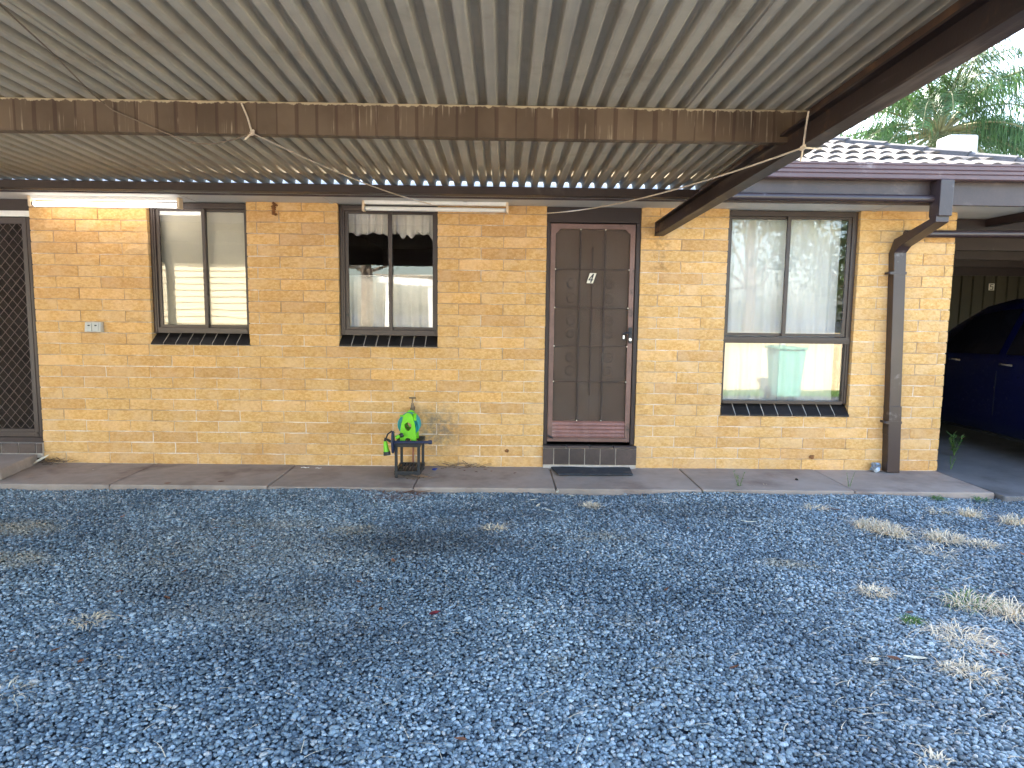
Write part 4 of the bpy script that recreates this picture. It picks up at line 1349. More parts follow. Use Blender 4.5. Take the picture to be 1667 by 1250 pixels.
# doormat
m = MB()
ma, mb_, mc_, md_ = (4.462, -0.062), (5.185, -0.062), (5.165, -0.315), (4.505, -0.335)
def mat_pt(u, v):
    top = Vector((ma[0] + (mb_[0] - ma[0]) * u, ma[1], 0)); bot = Vector((md_[0] + (mc_[0] - md_[0]) * u, md_[1] + (mc_[1] - md_[1]) * u, 0))
    p = top.lerp(bot, v)
    return p
t = thing('doormat', 'worn black rubber doormat in front of the front door step', 'doormat', (4.83, -0.2, 0.004))
m.grid(lambda u, v: (*mat_pt(u, v).xy, 0.013 + 0.002 * math.sin(u * 9)), 24, 8)
o = m.build('mat', MATTE, t, fix=False)
so = o.modifiers.new('solid', 'SOLIDIFY'); so.thickness = 0.008; so.offset = -1
edge = [mat_pt(0, 0), mat_pt(1, 0), mat_pt(1, 1), mat_pt(0, 1), mat_pt(0, 0)]
MB().tube([(p.x, p.y, 0.013) for p in edge], 0.006, 6).build('edge_trim', MATTE, t)

# cords
def cord(name, pts, r_, label, extra=None, mt=None):
    m_ = MB().tube(pts, r_, 6)
    for e_ in (extra or []): m_.tube(e_, r_, 6)
    return tag(m_.build(name, mt or ROPE, loc=pts[0], smooth=True), label, 'cord')
def sag(a, b, s_, n=18):
    a, b = Vector(a), Vector(b)
    return [tuple(a.lerp(b, k / n) - Vector((0, 0, s_ * 4 * (k / n) * (1 - k / n)))) for k in range(n + 1)]
def knot(c, r_=0.012, seed=0):
    rr_ = random.Random(seed)
    return [tuple(Vector(c) + Vector((r_ * math.cos(k * 1.1) + rr_.uniform(-.003, .003), 0.008 * math.sin(k * .9), r_ * math.sin(k * 1.1 + .6)))) for k in range(14)]
kn = (2.781, -2.795, 2.287)
kz = 2.283
cord('clothes_cord', sag(kn, (3.41, -0.012, 2.365), 0.042), 0.0042, 'tan cord running from the purlin down to the middle window',
     [[(2.732, -2.790, 2.425), (2.76, -2.792, 2.36), kn], knot(kn, 0.011, 1), [kn, (2.745, -2.796, kz - 0.03)]])
cord('clothes_cord', sag((4.381, -0.012, 2.312), (5.345, -3.07, 2.193), 0.060), 0.0045, 'tan cord running from the front door head up to the right rafter',
     [[(5.348, -3.10, 2.344), (5.345, -3.085, 2.27), (5.345, -3.07, 2.193), (5.345, -3.05, 2.136)], knot((5.343, -3.07, 2.193), 0.010, 5), [(5.345, -3.07, 2.193), (5.41, -3.06, 2.192), (5.44, -3.05, 2.198)]])
cord('clothes_cord', [(2.335, -3.85, 2.437), (2.326, -3.815, 2.435), (2.231, -3.424, 2.432), (2.079, -2.889, 2.428), (2.09, -2.81, 2.405), (2.119, -2.795, 2.381), (2.307, -2.795, 2.304), (2.452, -2.795, 2.245), (2.52, -2.795, 2.231), (2.599, -2.795, 2.233), (2.70, -2.795, 2.255), kn], 0.0032,
     'thin slack cord under the roof at the upper left', None, ROPED)

# scraps by the path
tag(lump('foil_scrap', (7.475, -0.055, 0.045), (0.050, 0.035, 0.048), FOIL, 9, 2, .5), 'crumpled silver foil scrap beside the foot of the downpipe', 'foil scrap')
for k, (x, y, ln, lb) in enumerate(((2.22, -0.12, 0.07, 'left of two white scraps on the path below the middle window'), (2.345, -0.135, 0.05, 'right of two white scraps on the path below the middle window'))):
    m = MB().grid(lambda u, v: (x - ln / 2 + ln * u, y + 0.018 * (v - .5) + 0.006 * math.sin(u * 7), 0.004 + 0.005 * math.sin(u * 5 + v * 3) ** 2), 6, 2)
    o = m.build('paper_scrap', PAPER, loc=(x, y, 0), fix=False)
    so = o.modifiers.new('solid', 'SOLIDIFY'); so.thickness = 0.0012
    tag(o, lb, 'paper scrap')
m = MB().grid(lambda u, v: (9.10 + 0.20 * u, 0.21 - 0.04 * v + 0.02 * math.sin(u * 9), 0.002 + 0.014 * math.sin(u * 8 + v * 2) ** 2), 10, 3)
o = m.build('paper_scrap', PAPER, loc=(9.2, 0.2, 0), fix=False)
tag(o, 'twisted white scrap lying on the garage floor by the car', 'paper scrap')
tag(lump('pebble', (6.58, -0.42, 0.012), (0.016, 0.014, 0.012), INK, 21, 1), 'single dark pebble on the path below the large window', 'pebble')
tag(lump('bottle_lid', (3.40, -0.16, 0.012), (0.024, 0.016, 0.012), P('blue_lid', (0.03, 0.06, 0.25), 0.4), 22, 1), 'small blue lid on the path right of the black rack', 'lid')

# ------------------------------------------------------------------ grass tufts, leaves, weeds
def blade(m_, p, an, ln, w, rise, curl, rr_):
    """thin tapering curved blade"""
    n = 4
    d = Vector((math.cos(an), math.sin(an), 0))
    s_ = Vector((-d.y, d.x, 0))
    prev = None
    base = len(m_.v)
    for k in range(n + 1):
        t_ = k / n
        q = Vector(p) + d * (ln * t_) + Vector((0, 0, ln * (rise * t_ - curl * t_ * t_))) + s_ * (0.10 * ln * math.sin(t_ * 3 + an))
        if q.z < GZ - 0.004: q.z = GZ - 0.004 + 0.004 * rr_.random()
        ww = w * (1 - t_ * 0.85)
        m_.v.append(tuple(q - s_ * ww)); m_.v.append(tuple(q + s_ * ww))
    for k in range(n):
        b_ = base + 2 * k
        m_.f.append((b_, b_ + 1, b_ + 3, b_ + 2))


def px_ground(x, y, z=GZ):
    d = fw * 1111.0 + rr * (x - 833.5) + uu * (625 - y)
    t_ = (z - CH) / d.z
    return Vector((CX, -CD, CH)) + d * t_


TG = 'dry grass tufts in the gravel'
tufts = [  # pixel x, y, spread (m), blades, height, material, label
    (1420, 858, 0.115, 80, 0.085, 'd', 'large dry tuft in the gravel, left of the right hand tufts, upper clump'),
    (1452, 868, 0.115, 80, 0.08, 'd', 'dry tuft lying just right of and below the large upper tuft'),
    (1540, 878, 0.12, 85, 0.07, 'd', 'dense dry tuft in the middle of the right hand gravel'),
    (1603, 888, 0.09, 30, 0.05, 'd', 'thin dry tuft right of the dense middle tuft'),
    (1580, 840, 0.075, 45, 0.09, 'd', 'upright dry tuft nearest the garage slab'),
    (1656, 852, 0.11, 70, 0.09, 'd', 'bushy dry tuft cut by the right edge below the garage'),
    (1530, 834, 0.07, 26, 0.04, 'd', 'sparse dry tuft left of the upright tuft by the garage slab'),
    (1525, 898, 0.12, 24, 0.03, 'd', 'flattened dry tuft below the dense middle tuft'),
    (1424, 965, 0.075, 40, 0.045, 'd', 'lone dry tuft in the open gravel, leftmost of the lower tufts'),
    (1585, 985, 0.13, 60, 0.09, 'm', 'half green grass tuft with long runners at the right'),
    (1650, 1000, 0.12, 60, 0.08, 'd', 'dry tuft at the right edge beside the half green tuft'),
    (1560, 1038, 0.12, 50, 0.06, 'd', 'dry tuft below the half green tuft'),
    (1582, 1055, 0.10, 50, 0.06, 'd', 'dense dry clump just above the lowest dry tuft'),
    (1555, 1093, 0.05, 24, 0.045, 'd', 'little dry tuft left of the lowest dry tuft'),
    (1590, 1100, 0.08, 40, 0.05, 'd', 'lowest of the dry tufts at the right'),
    (1484, 1015, 0.035, 34, 0.055, 'g', 'small bright green grass tuft in the gravel'),
    (1490, 1020, 0.05, 14, 0.03, 'd', 'few dry blades around the small green tuft'),
    (1522, 1243, 0.05, 20, 0.03, 'd', 'dry tuft at the bottom edge of the gravel'),
    (1175, 799, 0.14, 60, 0.03, 'm', 'low greenish grass along the path edge below the large window'),
    (1243, 798, 0.07, 40, 0.05, 'd', 'dry tuft at the path edge below the large window'),
    (1328, 828, 0.09, 26, 0.04, 'd', 'curled dry grass clump a little below the path'),
    (962, 824, 0.07, 36, 0.03, 'd', 'tan dry tuft in the gravel below the doormat'),
    (805, 862, 0.08, 22, 0.05, 'd', 'twiggy dry tuft on the dark oil stained gravel'),
    (145, 1010, 0.08, 20, 0.03, 'd', 'dry grass clump in the left gravel'),
    (12, 1128, 0.09, 30, 0.035, 'd', 'curled dry grass clump at the left edge'),
    (640, 803, 0.25, 60, 0.015, 'b', 'brown leafy litter clump at the path edge below the rack'),
    (1528, 812, 0.05, 30, 0.03, 'g', 'tiny green weed at the path edge by the downpipe'),
    (1598, 814, 0.05, 30, 0.03, 'g', 'tiny green weed at the path edge right of the house corner'),
    (1457, 801, 0.035, 18, 0.03, 'g', 'tiny green weed at the path edge below the downpipe'),
    (1650, 806, 0.12, 40, 0.03, 'd', 'dry grass fringe at the garage slab edge'),
]
for k, (x, y, sp, nb, h, mt, lb) in enumerate(tufts):
    r = random.Random(700 + k)
    p = px_ground(x, y)
    m = MB()
    for b in range(int(nb * 2.8)):
        a = r.uniform(0, 2 * math.pi)
        rad = sp * 0.75 * math.sqrt(r.random())
        q = (p.x + rad * math.cos(a) * 1.2, p.y + rad * math.sin(a), GZ + 0.002)
        ln = r.uniform(0.4, 1.3) * (sp * 0.6 + 0.02) * (1.9 if r.random() < 0.15 else 1)
        rise = h / max(ln, 0.02) * r.uniform(0.2, 2.2)
        blade(m, q, a + r.uniform(-1.5, 1.5), ln, r.uniform(.0018, .0036), rise, rise * r.uniform(.7, 1.15), r)
    for b in range(int(nb * 0.12)):
        a = r.choice((0.1, 3.0)) + r.uniform(-.5, .5)
        blade(m, (p.x + r.uniform(-.5, .5) * sp, p.y + r.uniform(-.5, .5) * sp, GZ + 0.006), a, sp * r.uniform(.8, 1.8), .0013, 0.12, 0.12, r)
    mt_ = {'d': DRYGR, 'g': GREENGR, 'b': LEAFBR, 'm': DRYGR}[mt]
    nm_ = {'d': 'grass_tuft', 'g': 'green_weed', 'b': 'leaf_clump', 'm': 'grass_tuft'}[mt]
    o = m.build(nm_, mt_, loc=(p.x, p.y, GZ), fix=False)
    if mt == 'm':
        o.data.materials.append(GREENGR)
        for pl in o.data.polygons: pl.material_index = 1 if (pl.index // 4) % 3 == 0 else 0
    tag(o, lb, 'grass' if mt != 'b' else 'leaf litter', TG if mt in 'dm' else None)

# scattered single straws: countless
m = MB()
r = random.Random(77)
for k in range(520):
    x, y = r.uniform(0, 1667), 800 + 440 * r.random() ** 1.6
    if r.random() < 0.45: x = 1350 + 317 * r.random()
    p = px_ground(x, y)
    blade(m, (p.x, p.y, GZ + r.uniform(.002, .010)), r.choice((0, math.pi)) + r.gauss(0, .6), r.uniform(.03, .13), r.uniform(.0012, .0024), r.uniform(0, .12), r.uniform(0, .1), r)
tag(m.build('dry_straw', DRYGR, fix=False), 'loose dry straws scattered over the gravel', 'straw', kind='stuff')


def leaf(p, an, ln, wd, mat_, label, group, tilt=0.0):
    m_ = MB()
    ca, sa = math.cos(an), math.sin(an)
    prof_ = [(0, 0), (.15, .55), (.35, .95), (.6, .9), (.85, .45), (1, 0)]
    vs_, fs_ = [], []
    for (t_, w_) in prof_:
        for s_ in (-1, 0, 1):
            lx, ly_ = (t_ - .5) * ln, s_ * w_ * wd / 2
            z = p.z + 0.010 + abs(s_) * w_ * wd * 0.18 + 0.16 * ln * (t_ - .5) ** 2 * 2 + tilt * (t_ - .5) * ln
            vs_.append((p.x + lx * ca - ly_ * sa, p.y + lx * sa + ly_ * ca, z))
    for k_ in range(len(prof_) - 1):
        for j_ in range(2):
            a_ = k_ * 3 + j_
            fs_.append((a_, a_ + 1, a_ + 4, a_ + 3))
    o_ = m_.add(vs_, fs_).build('fallen_leaf', mat_, loc=(p.x, p.y, p.z), fix=False)
    return tag(o_, label, 'leaf', group)


LG = 'brown leaves scattered on the gravel'
LB1 = 'small curled brown leaf lying on the open gravel'
for k, (x, y) in enumerate(((300, 933), (200, 843), (440, 863), (352, 862), (195, 966), (410, 893), (272, 976), (90, 1062), (132, 1080), (20, 1064), (1120, 862), (1085, 962), (1190, 878), (640, 915),
                            (584, 950), (1195, 1090), (750, 1208), (1480, 1000), (1665, 905), (1445, 833), (1600, 1045), (620, 995))):
    r = random.Random(k + 40)
    leaf(px_ground(x, y), r.uniform(0, 3.1), r.uniform(.035, .055), r.uniform(.014, .026), LEAFBR, LB1, LG, r.uniform(-.2, .3))
PG = 'pale leaves on the gravel below the doormat'
for k, (x, y, a) in enumerate(((893, 833, 2.6), (876, 825, 1.2), (908, 803, 1.3), (930, 809, 2.8), (868, 816, 0.3))):
    leaf(px_ground(x, y), a, 0.075, 0.024, PALEGR, 'pale dried gum leaf on the gravel below the doormat', PG, 0.1)
leaf(px_ground(707, 1002), 0.4, 0.06, 0.036, LEAFRED, 'dark red leaf lying alone in the middle of the gravel', None, 0.15)
leaf(px_ground(1218, 852), 2.9, 0.12, 0.026, PALEGR, 'long tan leaf on the gravel right of centre', None)
leaf(px_ground(1490, 1075), 2.9, 0.10, 0.028, PALEGR, 'long pale leaf on the gravel left of the lowest tuft', None)
leaf(px_ground(1424, 1078), 0.5, 0.05, 0.03, PALEGR, 'small cream leaf, left of a pair on the lower right gravel', None)
leaf(px_ground(1455, 1076), 2.5, 0.06, 0.034, LEAFBR, 'curled orange brown leaf, right of a pair on the lower right gravel', None)
leaf(px_ground(1623, 1068), 2.6, 0.085, 0.034, LEAFRED, 'long reddish leaf at the right edge of the gravel', None)
leaf(px_ground(1360, 832), 2.6, 0.07, 0.03, LEAFBR, 'flat brown leaf on the gravel right of the curled grass', None)
for x, y, lb in ((273, 789, 'left of two brown leaves at the gravel edge of the path'), (360, 786, 'right of two brown leaves at the gravel edge of the path')):
    leaf(px_ground(x, y, 0.0), 0.3, 0.06, 0.03, LEAFBR, lb, None)
QG = 'brown leaves on the path right of the rack'
for k, (x, y) in enumerate(((790, 766), (800, 769), (775, 770), (838, 772), (756, 768), (632, 757), (690, 779))):
    leaf(px_ground(x, y, 0.0), k * 1.3, 0.04, 0.018, LEAFBR, 'small brown leaf lying on the path near the rack', QG)
# litter in the corners: twigs
def twigs(c, n, sx, sy, lb, seed, z=0.0):
    r_ = random.Random(seed)
    m_ = MB()
    for k_ in range(n):
        p_ = Vector((c[0] + r_.gauss(0, sx), min(-0.02, c[1] + r_.gauss(0, sy)), z + r_.uniform(.004, .03)))
        a_ = r_.uniform(-.5, .5) + r_.choice((0, math.pi))
        ln_ = r_.uniform(.03, .13)
        q_ = p_ + Vector((ln_ * math.cos(a_), ln_ * math.sin(a_) * .5, r_.uniform(-.003, .035)))
        q_.y = min(q_.y, -0.015); q_.z = max(q_.z, z + 0.004)
        m_.tube([p_, (p_ + q_) / 2 + Vector((0, 0, .004)), q_], r_.uniform(.0012, .003), 5)
    return tag(m_.build('twig_litter', TWIG, loc=(c[0], c[1], z)), lb, 'litter', kind='stuff')
twigs((-0.10, -0.06), 34, 0.085, 0.03, 'brown twigs heaped in the corner by the landing', 3)
twigs((3.62, -0.07), 40, 0.13, 0.03, 'brown twigs and litter against the wall right of the rack', 6)
twigs((3.27, -0.50), 18, 0.06, 0.03, 'brown litter around the foot of the black rack', 8)
leaf(Vector((-0.135, -0.14, 0.045)), 0.9, 0.13, 0.07, PALEGR, 'big pale crumpled leaf in the corner by the landing', None, 0.5)
leaf(Vector((0.42, -0.30, 0.0)), 0.2, 0.02, 0.012, PALEGR, 'tiny pale fleck on the path below the power outlet', None)


def weed(p, h, ns, label, seed, spread=0.35, mat_=GREENGR, lw=0.010):
    r_ = random.Random(seed)
    t_ = thing('weed_plant', label, 'weed', tuple(p))
    for k_ in range(ns):
        a_ = r_.uniform(0, 6.28); hh = h * r_.uniform(.6, 1)
        top = Vector((p.x + math.cos(a_) * spread * hh, p.y + math.sin(a_) * spread * hh * 0.6, p.z + hh))
        mid = p.lerp(top, .5) + Vector((0, 0, hh * .06))
        MB().tube([p, mid, top], [0.003, 0.002, 0.001], 5).build('stem', GREENGR, t_)
        m_ = MB()
        for q_ in range(14):
            u = r_.uniform(.2, 1)
            c_ = p.lerp(top, u)
            b_ = r_.uniform(0, 6.28); L = lw * r_.uniform(1.4, 3.2)
            d_ = Vector((math.cos(b_), math.sin(b_) * .7, r_.uniform(.0, .9))).normalized()
            s_ = d_.cross(Vector((0, 0, 1))).normalized() * lw * .4
            m_.add([c_, c_ + d_ * L * .5 + s_, c_ + d_ * L, c_ + d_ * L * .5 - s_], [(0, 1, 2, 3)])
        m_.build('leaves', mat_, t_, fix=False)
    return t_
weed(px_ground(1553, 742, 0.0), 0.25, 9, 'bushy green weed growing at the garage corner', 2, lw=0.019)
weed(px_ground(1548, 764, 0.0), 0.15, 4, 'thin weed in the slab joint at the house corner', 5, 0.3)
weed(px_ground(1203, 797), 0.22, 3, 'tall thin weed at the path edge below the large window', 9, 0.35)
weed(px_ground(1382, 797), 0.20, 2, 'single dry stalk at the path edge left of the downpipe', 10, 0.25, DRYGR, 0.006)

# ------------------------------------------------------------------ the car in the garage
car = thing('parked_car', 'dark blue car parked nose first in the garage bay', 'car', (10.0, 1.1, 0))
def car_pt(v): return v
# stations from tail (y=-1.15) to nose (y=3.35): y, half width low, half width belt, belt z, roof z, roof half width, sill z
FX = 9.10           # left flank
CXc = FX + 0.90
stn = [(-1.15, .70, .70, 0.95, 1.00, .55, .45), (-1.08, .84, .82, 1.02, 1.30, .55, .34), (-0.85, .89, .86, 1.05, 1.58, .58, .28), (-0.35, .90, .87, 1.05, 1.665, .60, .25), (0.4, .90, .88, 1.03, 1.685, .61, .24),
       (1.0, .90, .88, 1.01, 1.665, .60, .24), (1.45, .90, .87, 1.00, 1.58, .58, .24), (1.9, .90, .86, 0.99, 1.36, .60, .24), (2.3, .90, .85, 0.98, 1.10, .66, .24), (2.45, .90, .84, .97, 1.03, .70, .25),
       (2.9, .89, .82, .90, .95, .66, .27), (3.2, .84, .76, .80, .84, .58, .30), (3.35, .68, .62, .62, .70, .48, .40)]
ring_n = None
vs_ = []
for (y, wl_, wb_, bz, tz, tw_, sz_) in stn:
    half = [(0.0, sz_ - 0.04), (wl_ * .86, sz_ - 0.04), (wl_ * .97, sz_ + 0.02), (wl_ * 1.0, sz_ + .18), (wl_ * 1.0, sz_ + (bz - sz_) * .62), (wb_ * 1.0, bz - .06), (wb_ * .965, bz),
            (tw_ + (wb_ * .965 - tw_) * .25, bz + (tz - bz) * .72), (tw_ * .93, bz + (tz - bz) * .95), (0.0, tz + 0.012)]
    ring = [(CXc - a, y, z) for a, z in half] + [(CXc + a, y, z) for a, z in reversed(half[1:-1])]
    ring_n = len(ring)
    vs_ += ring
fs_ = [tuple(reversed(range(ring_n))), tuple(range((len(stn) - 1) * ring_n, len(stn) * ring_n))]
for i in range(len(stn) - 1):
    for k in range(ring_n):
        k2 = (k + 1) % ring_n
        fs_.append((i * ring_n + k, i * ring_n + k2, (i + 1) * ring_n + k2, (i + 1) * ring_n + k))
body = MB().add(vs_, fs_).build('body', CARBLUE, car, smooth=True, ang=60)
def sec(y):
    for i in range(len(stn) - 1):
        a, b = stn[i], stn[i + 1]
        if a[0] <= y <= b[0]:
            t_ = (y - a[0]) / (b[0] - a[0])
            return [p + (q - p) * t_ for p, q in zip(a, b)]
    return stn[-1]
def flank(y, u, side=-1, out=0.004):
    """point on the glasshouse side: u 0 at belt, 1 at the roof edge"""
    s_ = sec(y)
    x0_, z0_ = s_[2] * .965, s_[3]
    x1_, z1_ = s_[5] + (s_[2] * .965 - s_[5]) * .25, s_[3] + (s_[4] - s_[3]) * .72
    return (CXc + side * (x0_ + (x1_ - x0_) * u + out), y, z0_ + (z1_ - z0_) * u + 0.012)
for side in (-1, 1):
    for (ya, yb, yc, yd) in ((-0.62, -0.22, -0.30, -0.60), (-0.14, 0.70, 0.66, -0.20), (0.80, 1.95, 1.50, 0.76)):
        n_ = 8
        m = MB()
        m.grid(lambda u, v: flank((ya + (yb - ya) * u) * (1 - v) + (yd + (yc - yd) * u) * v, 0.05 + v * 1.0, side, 0.006), n_, 4)
        o = m.build('side_window', CARGLASS, body, fix=False)
    # handles, mirror
    for y in (0.60, 1.38)[::1]:
        yy = y - 0.0
        MB().tube([(CXc + side * .905, yy - 0.09, 0.99 - .03), (CXc + side * .925, yy - 0.06, 0.99 - .03), (CXc + side * .925, yy + 0.06, 0.99 - .03), (CXc + side * .905, yy + 0.09, 0.99 - .03)], 0.013, 8).build('door_handle', CHROME, body, smooth=True)
    MB().hexa([(CXc + side * .90 - .12, 1.78, 1.02), (CXc + side * .90 + .12, 1.78, 1.02), (CXc + side * .90 + .12, 1.90, 1.03), (CXc + side * .90 - .12, 1.90, 1.03)],
              [(CXc + side * .90 - .12, 1.79, 1.14), (CXc + side * .90 + .10, 1.79, 1.14), (CXc + side * .90 + .10, 1.88, 1.13), (CXc + side * .90 - .12, 1.88, 1.13)]).build('wing_mirror', CARBLUE, car, bevel=0.02)
    for y in (-0.18, 0.74, 1.62):
        MB().box(CXc + side * .9005 - .002, CXc + side * .9005 + .002, y - .003, y + .003, .42, .88).build('door_seam', INK, body)
    for y in (-0.35, 2.42):
        w_ = MB().lathe([(0.20, -.09), (0.315, -.10), (0.335, -.07), (0.335, .07), (0.315, .10), (0.20, .09)], (CXc + side * .80, y, 0.335), 'x', 28).build('wheel', TYRE, car, smooth=True, ang=50)
        MB().lathe([(0.05, .10 * side), (0.19, .095 * side), (0.205, .075 * side), (0.205, -.05 * side)], (CXc + side * .80, y, 0.335), 'x', 20).build('rim', STEELW, w_, smooth=True)
    MB().lathe([(0.02, 3.30), (0.09, 3.27), (0.10, 3.18)], (CXc + side * .55, 0, .72), 'y', 12).build('headlight', CHROME, car)
    MB().box(CXc + side * .72 - .08, CXc + side * .72 + .08, -1.16, -1.08, .80, 1.0).build('tail_light', P('tail_light', (.4, .01, .01), .3, var=.02, bump=0), car, bevel=0.02)
MB().box(CXc - .82, CXc + .82, -0.9, 3.0, .20, .26).build('underbody', INK, car)

# ------------------------------------------------------------------ palm, rooftop box, rear unit
PCX, PCY, PCZ = 15.25, 12.0, 6.15
palm = thing('palm_tree', 'drooping feather palm standing behind the tiled roof', 'palm tree', (PCX, PCY, GZ))
pts = [(PCX + .25 * math.sin(k * .4), PCY, GZ + (PCZ - .3 - GZ) * k / 10) for k in range(11)]
pts[-1] = (PCX, PCY, PCZ - .3)
MB().tube(pts, [.30 - .010 * k for k in range(11)], 12).build('trunk', BARK, palm, smooth=True)
MB().tube([(PCX, PCY, PCZ - .5), (PCX, PCY, PCZ + .5)], [.24, .12], 10).build('crown_shaft', PETI, palm, smooth=True)
r = random.Random(31)
fr = []
for k in range(56):
    az = k * 2.39996 + r.uniform(-.25, .25)
    el = RAD([62, 40, 16, -12][k % 4] + r.uniform(-12, 12)) if k > 5 else RAD(r.uniform(62, 86))
    fr.append((az, el, r.uniform(3.0, 4.3)))
for (az, el, L) in fr:
    d = Vector((math.cos(az), math.sin(az), 0))
    n_ = 18
    p = Vector((PCX, PCY, PCZ)) + d * 0.1
    ang = el
    spine = [p.copy()]
    dirs = []
    for k in range(n_):
        ang -= RAD(5.0) * (0.5 + 1.5 * k / n_)
        ang = max(ang, RAD(-86))
        dd = d * math.cos(ang) + Vector((0, 0, math.sin(ang)))
        p = p + dd * (L / n_)
        spine.append(p.copy()); dirs.append(dd)
    dirs.append(dirs[-1])
    f_ = MB().tube(spine, [0.035 * (1 - .93 * k / n_) + .003 for k in range(n_ + 1)], 4).build('frond', PETI, palm)
    m = MB()
    nl = 78
    for j in range(nl):
        t_ = 0.16 + 0.84 * j / nl
        x_ = t_ * n_
        i_ = min(int(x_), n_ - 1)
        c_ = spine[i_].lerp(spine[i_ + 1], x_ - i_)
        dd = dirs[i_]
        side0 = dd.cross(Vector((0, 0, 1)))
        if side0.length < .05: side0 = Vector((-d.y, d.x, 0))
        side0.normalize()
        LL = 0.95 * math.sin(math.pi * min(1, .22 + .78 * t_) ** .8) ** .6 + .18
        for s_ in (-1, 1):
            out = (side0 * s_ * r.uniform(.5, 1.0) + dd * r.uniform(.35, .7) + Vector((0, 0, r.uniform(-.1, .5)))).normalized()
            q0 = c_
            q1 = q0 + out * LL * .38 + Vector((0, 0, -.03))
            q2 = q1 + (out * .38 + Vector((0, 0, -.60))) * LL * .38
            q3 = q2 + (out * .10 + Vector((r.uniform(-.1, .1), r.uniform(-.1, .1), -.9))) * LL * .34
            wv = dd.cross(out).normalized() * 0.0
            wv = dd * 0.012
            m.add([q0 - wv * .6, q0 + wv * .6, q1 + wv, q1 - wv, q2 + wv * .8, q2 - wv * .8, q3], [(0, 1, 2, 3), (3, 2, 4, 5), (5, 4, 6)])
    m.build('leaflets', PALM, f_, fix=False)
# white box on the garage roof
cl = thing('roof_flue', 'white boxy flue on the roof in front of the palm', 'flue', (11.05, 4.65, 2.6))
MB().box(10.83, 11.27, 4.5, 4.86, 2.72, 4.212).build('casing', P('flue_white', (0.36, 0.37, 0.41), 0.5, var=.03, bump=0), cl, bevel=0.03)
MB().box(10.78, 11.32, 4.45, 4.91, 2.601, 2.719).build('flashing', GALV, cl)

# ------------------------------------------------------------------ the far side of the yard (seen in the window panes)
sh_ = thing('weatherboard_shed', 'cream weatherboard garage across the yard behind the viewer', 'shed', (-3.5, -15.5, GZ))
MB().box(-9.0, -1.2, -17, -14.06, GZ - .05, 2.75).build('wall', BOARD, sh_)
for k in range(14):
    z = GZ + k * 0.195
    MB().hexa([(-9.02, -14.06, z), (-1.18, -14.06, z), (-1.18, -14.00, z), (-9.02, -14.00, z)], [(-9.02, -14.06, z + .19), (-1.18, -14.06, z + .19), (-1.18, -14.05, z + .19), (-9.02, -14.05, z + .19)]).build('board', BOARD, sh_)
MB().hexa([(-9.3, -17.3, 2.78), (-0.9, -17.3, 2.78), (-0.9, -13.8, 2.78), (-9.3, -13.8, 2.78)], [(-9.3, -16, 3.4), (-0.9, -16, 3.4), (-0.9, -15, 3.4), (-9.3, -15, 3.4)]).build('roof', GALV, sh_)
wc = thing('white_carport', 'white framed carport across the yard behind the viewer', 'carport', (2.2, -14, GZ))
for x in (0.75, 1.95, 3.4):
    MB().box(x - .06, x + .06, -13.06, -12.94, GZ - .05, 2.15).build('post', WHITEST, wc)
MB().hexa([(0.5, -13.1, 2.15), (3.7, -13.1, 1.98), (3.7, -12.9, 1.98), (0.5, -12.9, 2.15)], [(0.5, -13.1, 2.36), (3.7, -13.1, 2.18), (3.7, -12.9, 2.18), (0.5, -12.9, 2.36)]).build('beam', WHITEST, wc)
MB().box(0.4, 3.8, -16.5, -12.85, 2.37, 2.40).build('roof', GALV, wc)
fe = thing('steel_fence', 'low cream steel panel fence right of the yard beside the viewer', 'fence', (12, -6.9, GZ))
for k in range(6):
    x = 6.9 + k * 2.4
    p_ = MB()
    for q in range(12):
        xx = x + q * 0.195
        p_.prism([(xx, -6.53), (xx + .05, -6.53), (xx + .07, -6.50), (xx + .17, -6.50), (xx + .195, -6.53), (xx + .195, -6.55), (xx, -6.55)], 'z', GZ, 1.10)
    p_.build('panel', CREAMST, fe)
    MB().box(x - .03, x + .03, -6.59, -6.48, GZ, 1.13).build('post', WHITEST, fe)
tag(MB().box(6.9, 21, -6.48, -6.0, GZ - .03, GZ + .03).build('lawn', GREENGR), kind='structure')
bn = thing('wheelie_bin', 'green wheelie bin standing right of the yard beside the viewer', 'bin', (8.90, -5.35, GZ))
bx, by = 8.90, -5.35
MB().hexa([(bx - .19, by - .2, GZ + .06), (bx + .19, by - .2, GZ + .06), (bx + .19, by + .2, GZ + .06), (bx - .19, by + .2, GZ + .06)], [(bx - .24, by - .27, GZ + .86), (bx + .24, by - .27, GZ + .86), (bx + .24, by + .27, GZ + .86), (bx - .24, by + .27, GZ + .86)]).build('body', BINGREEN, bn, bevel=0.02)
MB().box(bx - .27, bx + .27, by - .31, by + .30, GZ + .865, GZ + .915).build('lid', BINGREEN, bn, bevel=0.02)
MB().tube([(bx - .2, by - .33, GZ + .86), (bx + .2, by - .33, GZ + .86)], .016, 8).build('handle', BINGREEN, bn)
for s_ in (-1, 1): MB().lathe([(.10, -.03), (.10, .03)], (bx + s_ * .21, by - .21, GZ + .10), 'x', 16).build('wheel', TYRE, bn)


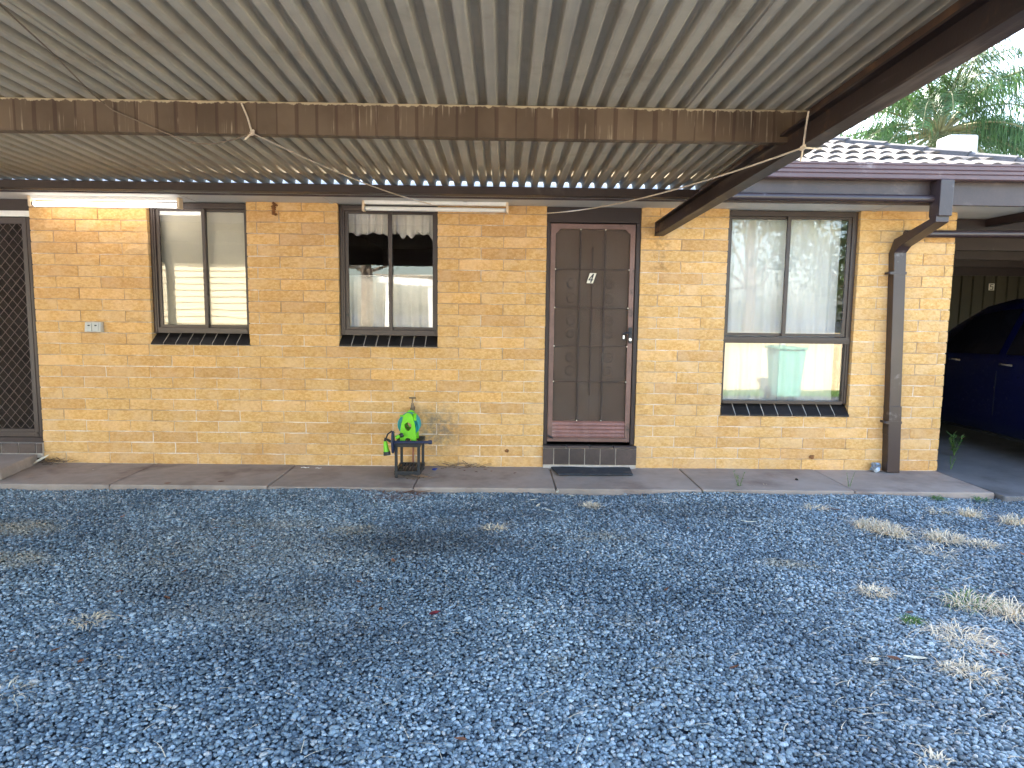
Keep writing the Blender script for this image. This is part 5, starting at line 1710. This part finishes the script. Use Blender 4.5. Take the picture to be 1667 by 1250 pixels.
def tree(x, y, h, cr, label, seed, low=0.45):
    r_ = random.Random(seed)
    t_ = thing('gum_tree', label, 'tree', (x, y, GZ), 'trees behind the viewer')
    MB().tube([(x, y, GZ - .05), (x + .1, y, h * .3), (x - .05, y, h * .6), (x, y, h * .85)], [h * .035, h * .028, h * .018, .04], 8).build('trunk', BARK, t_, smooth=True)
    m_ = MB()
    cl_ = []
    for k_ in range(26):
        a_ = r_.uniform(0, 6.28); q_ = math.sqrt(r_.random()) * cr
        zc = h * low + h * (1.03 - low) * r_.random()
        sc_ = 1 - abs(zc / h - .66) * 1.0
        cl_.append((x + q_ * sc_ * math.cos(a_), y + q_ * sc_ * math.sin(a_), zc, r_.uniform(.5, 1.0) * cr * .42))
    for (cx_, cy_, cz_, rd) in cl_:
        for j_ in range(120):
            v_ = Vector((r_.gauss(0, 1), r_.gauss(0, 1), r_.gauss(0, .8)))
            v_ = v_ / max(v_.length, .01) * rd * r_.random() ** .4
            c_ = Vector((cx_, cy_, cz_)) + v_
            d_ = Vector((r_.gauss(0, 1), r_.gauss(0, 1), r_.gauss(-.6, .7))).normalized()
            s_ = d_.cross(Vector((r_.gauss(0, 1), r_.gauss(0, 1), r_.gauss(0, 1)))).normalized()
            L_ = r_.uniform(.14, .30)
            m_.add([c_, c_ + d_ * L_ * .5 + s_ * .05, c_ + d_ * L_, c_ + d_ * L_ * .5 - s_ * .05], [(0, 1, 2, 3)])
    m_.build('crown', GUM, t_, fix=False)
    lb_ = MB()
    for (cx_, cy_, cz_, rd) in cl_[:12]:
        lb_.tube([(x, y, h * .35), ((x + cx_) / 2, (y + cy_) / 2, cz_ * .8), (cx_, cy_, cz_)], [.07, .04, .012], 5)
    lb_.build('limbs', BARK, t_)
tree(-1.5, -21, 8.0, 3.4, 'spreading gum tree behind the weatherboard garage', 1)
tree(3.0, -20, 6.0, 2.8, 'gum tree behind the white carport across the yard', 2)
tree(12.4, -17, 6.6, 3.2, 'taller gum tree beyond the low steel fence', 3, 0.10)
tree(16.2, -17.5, 6.0, 3.0, 'wider gum tree beyond the low steel fence', 4, 0.10)
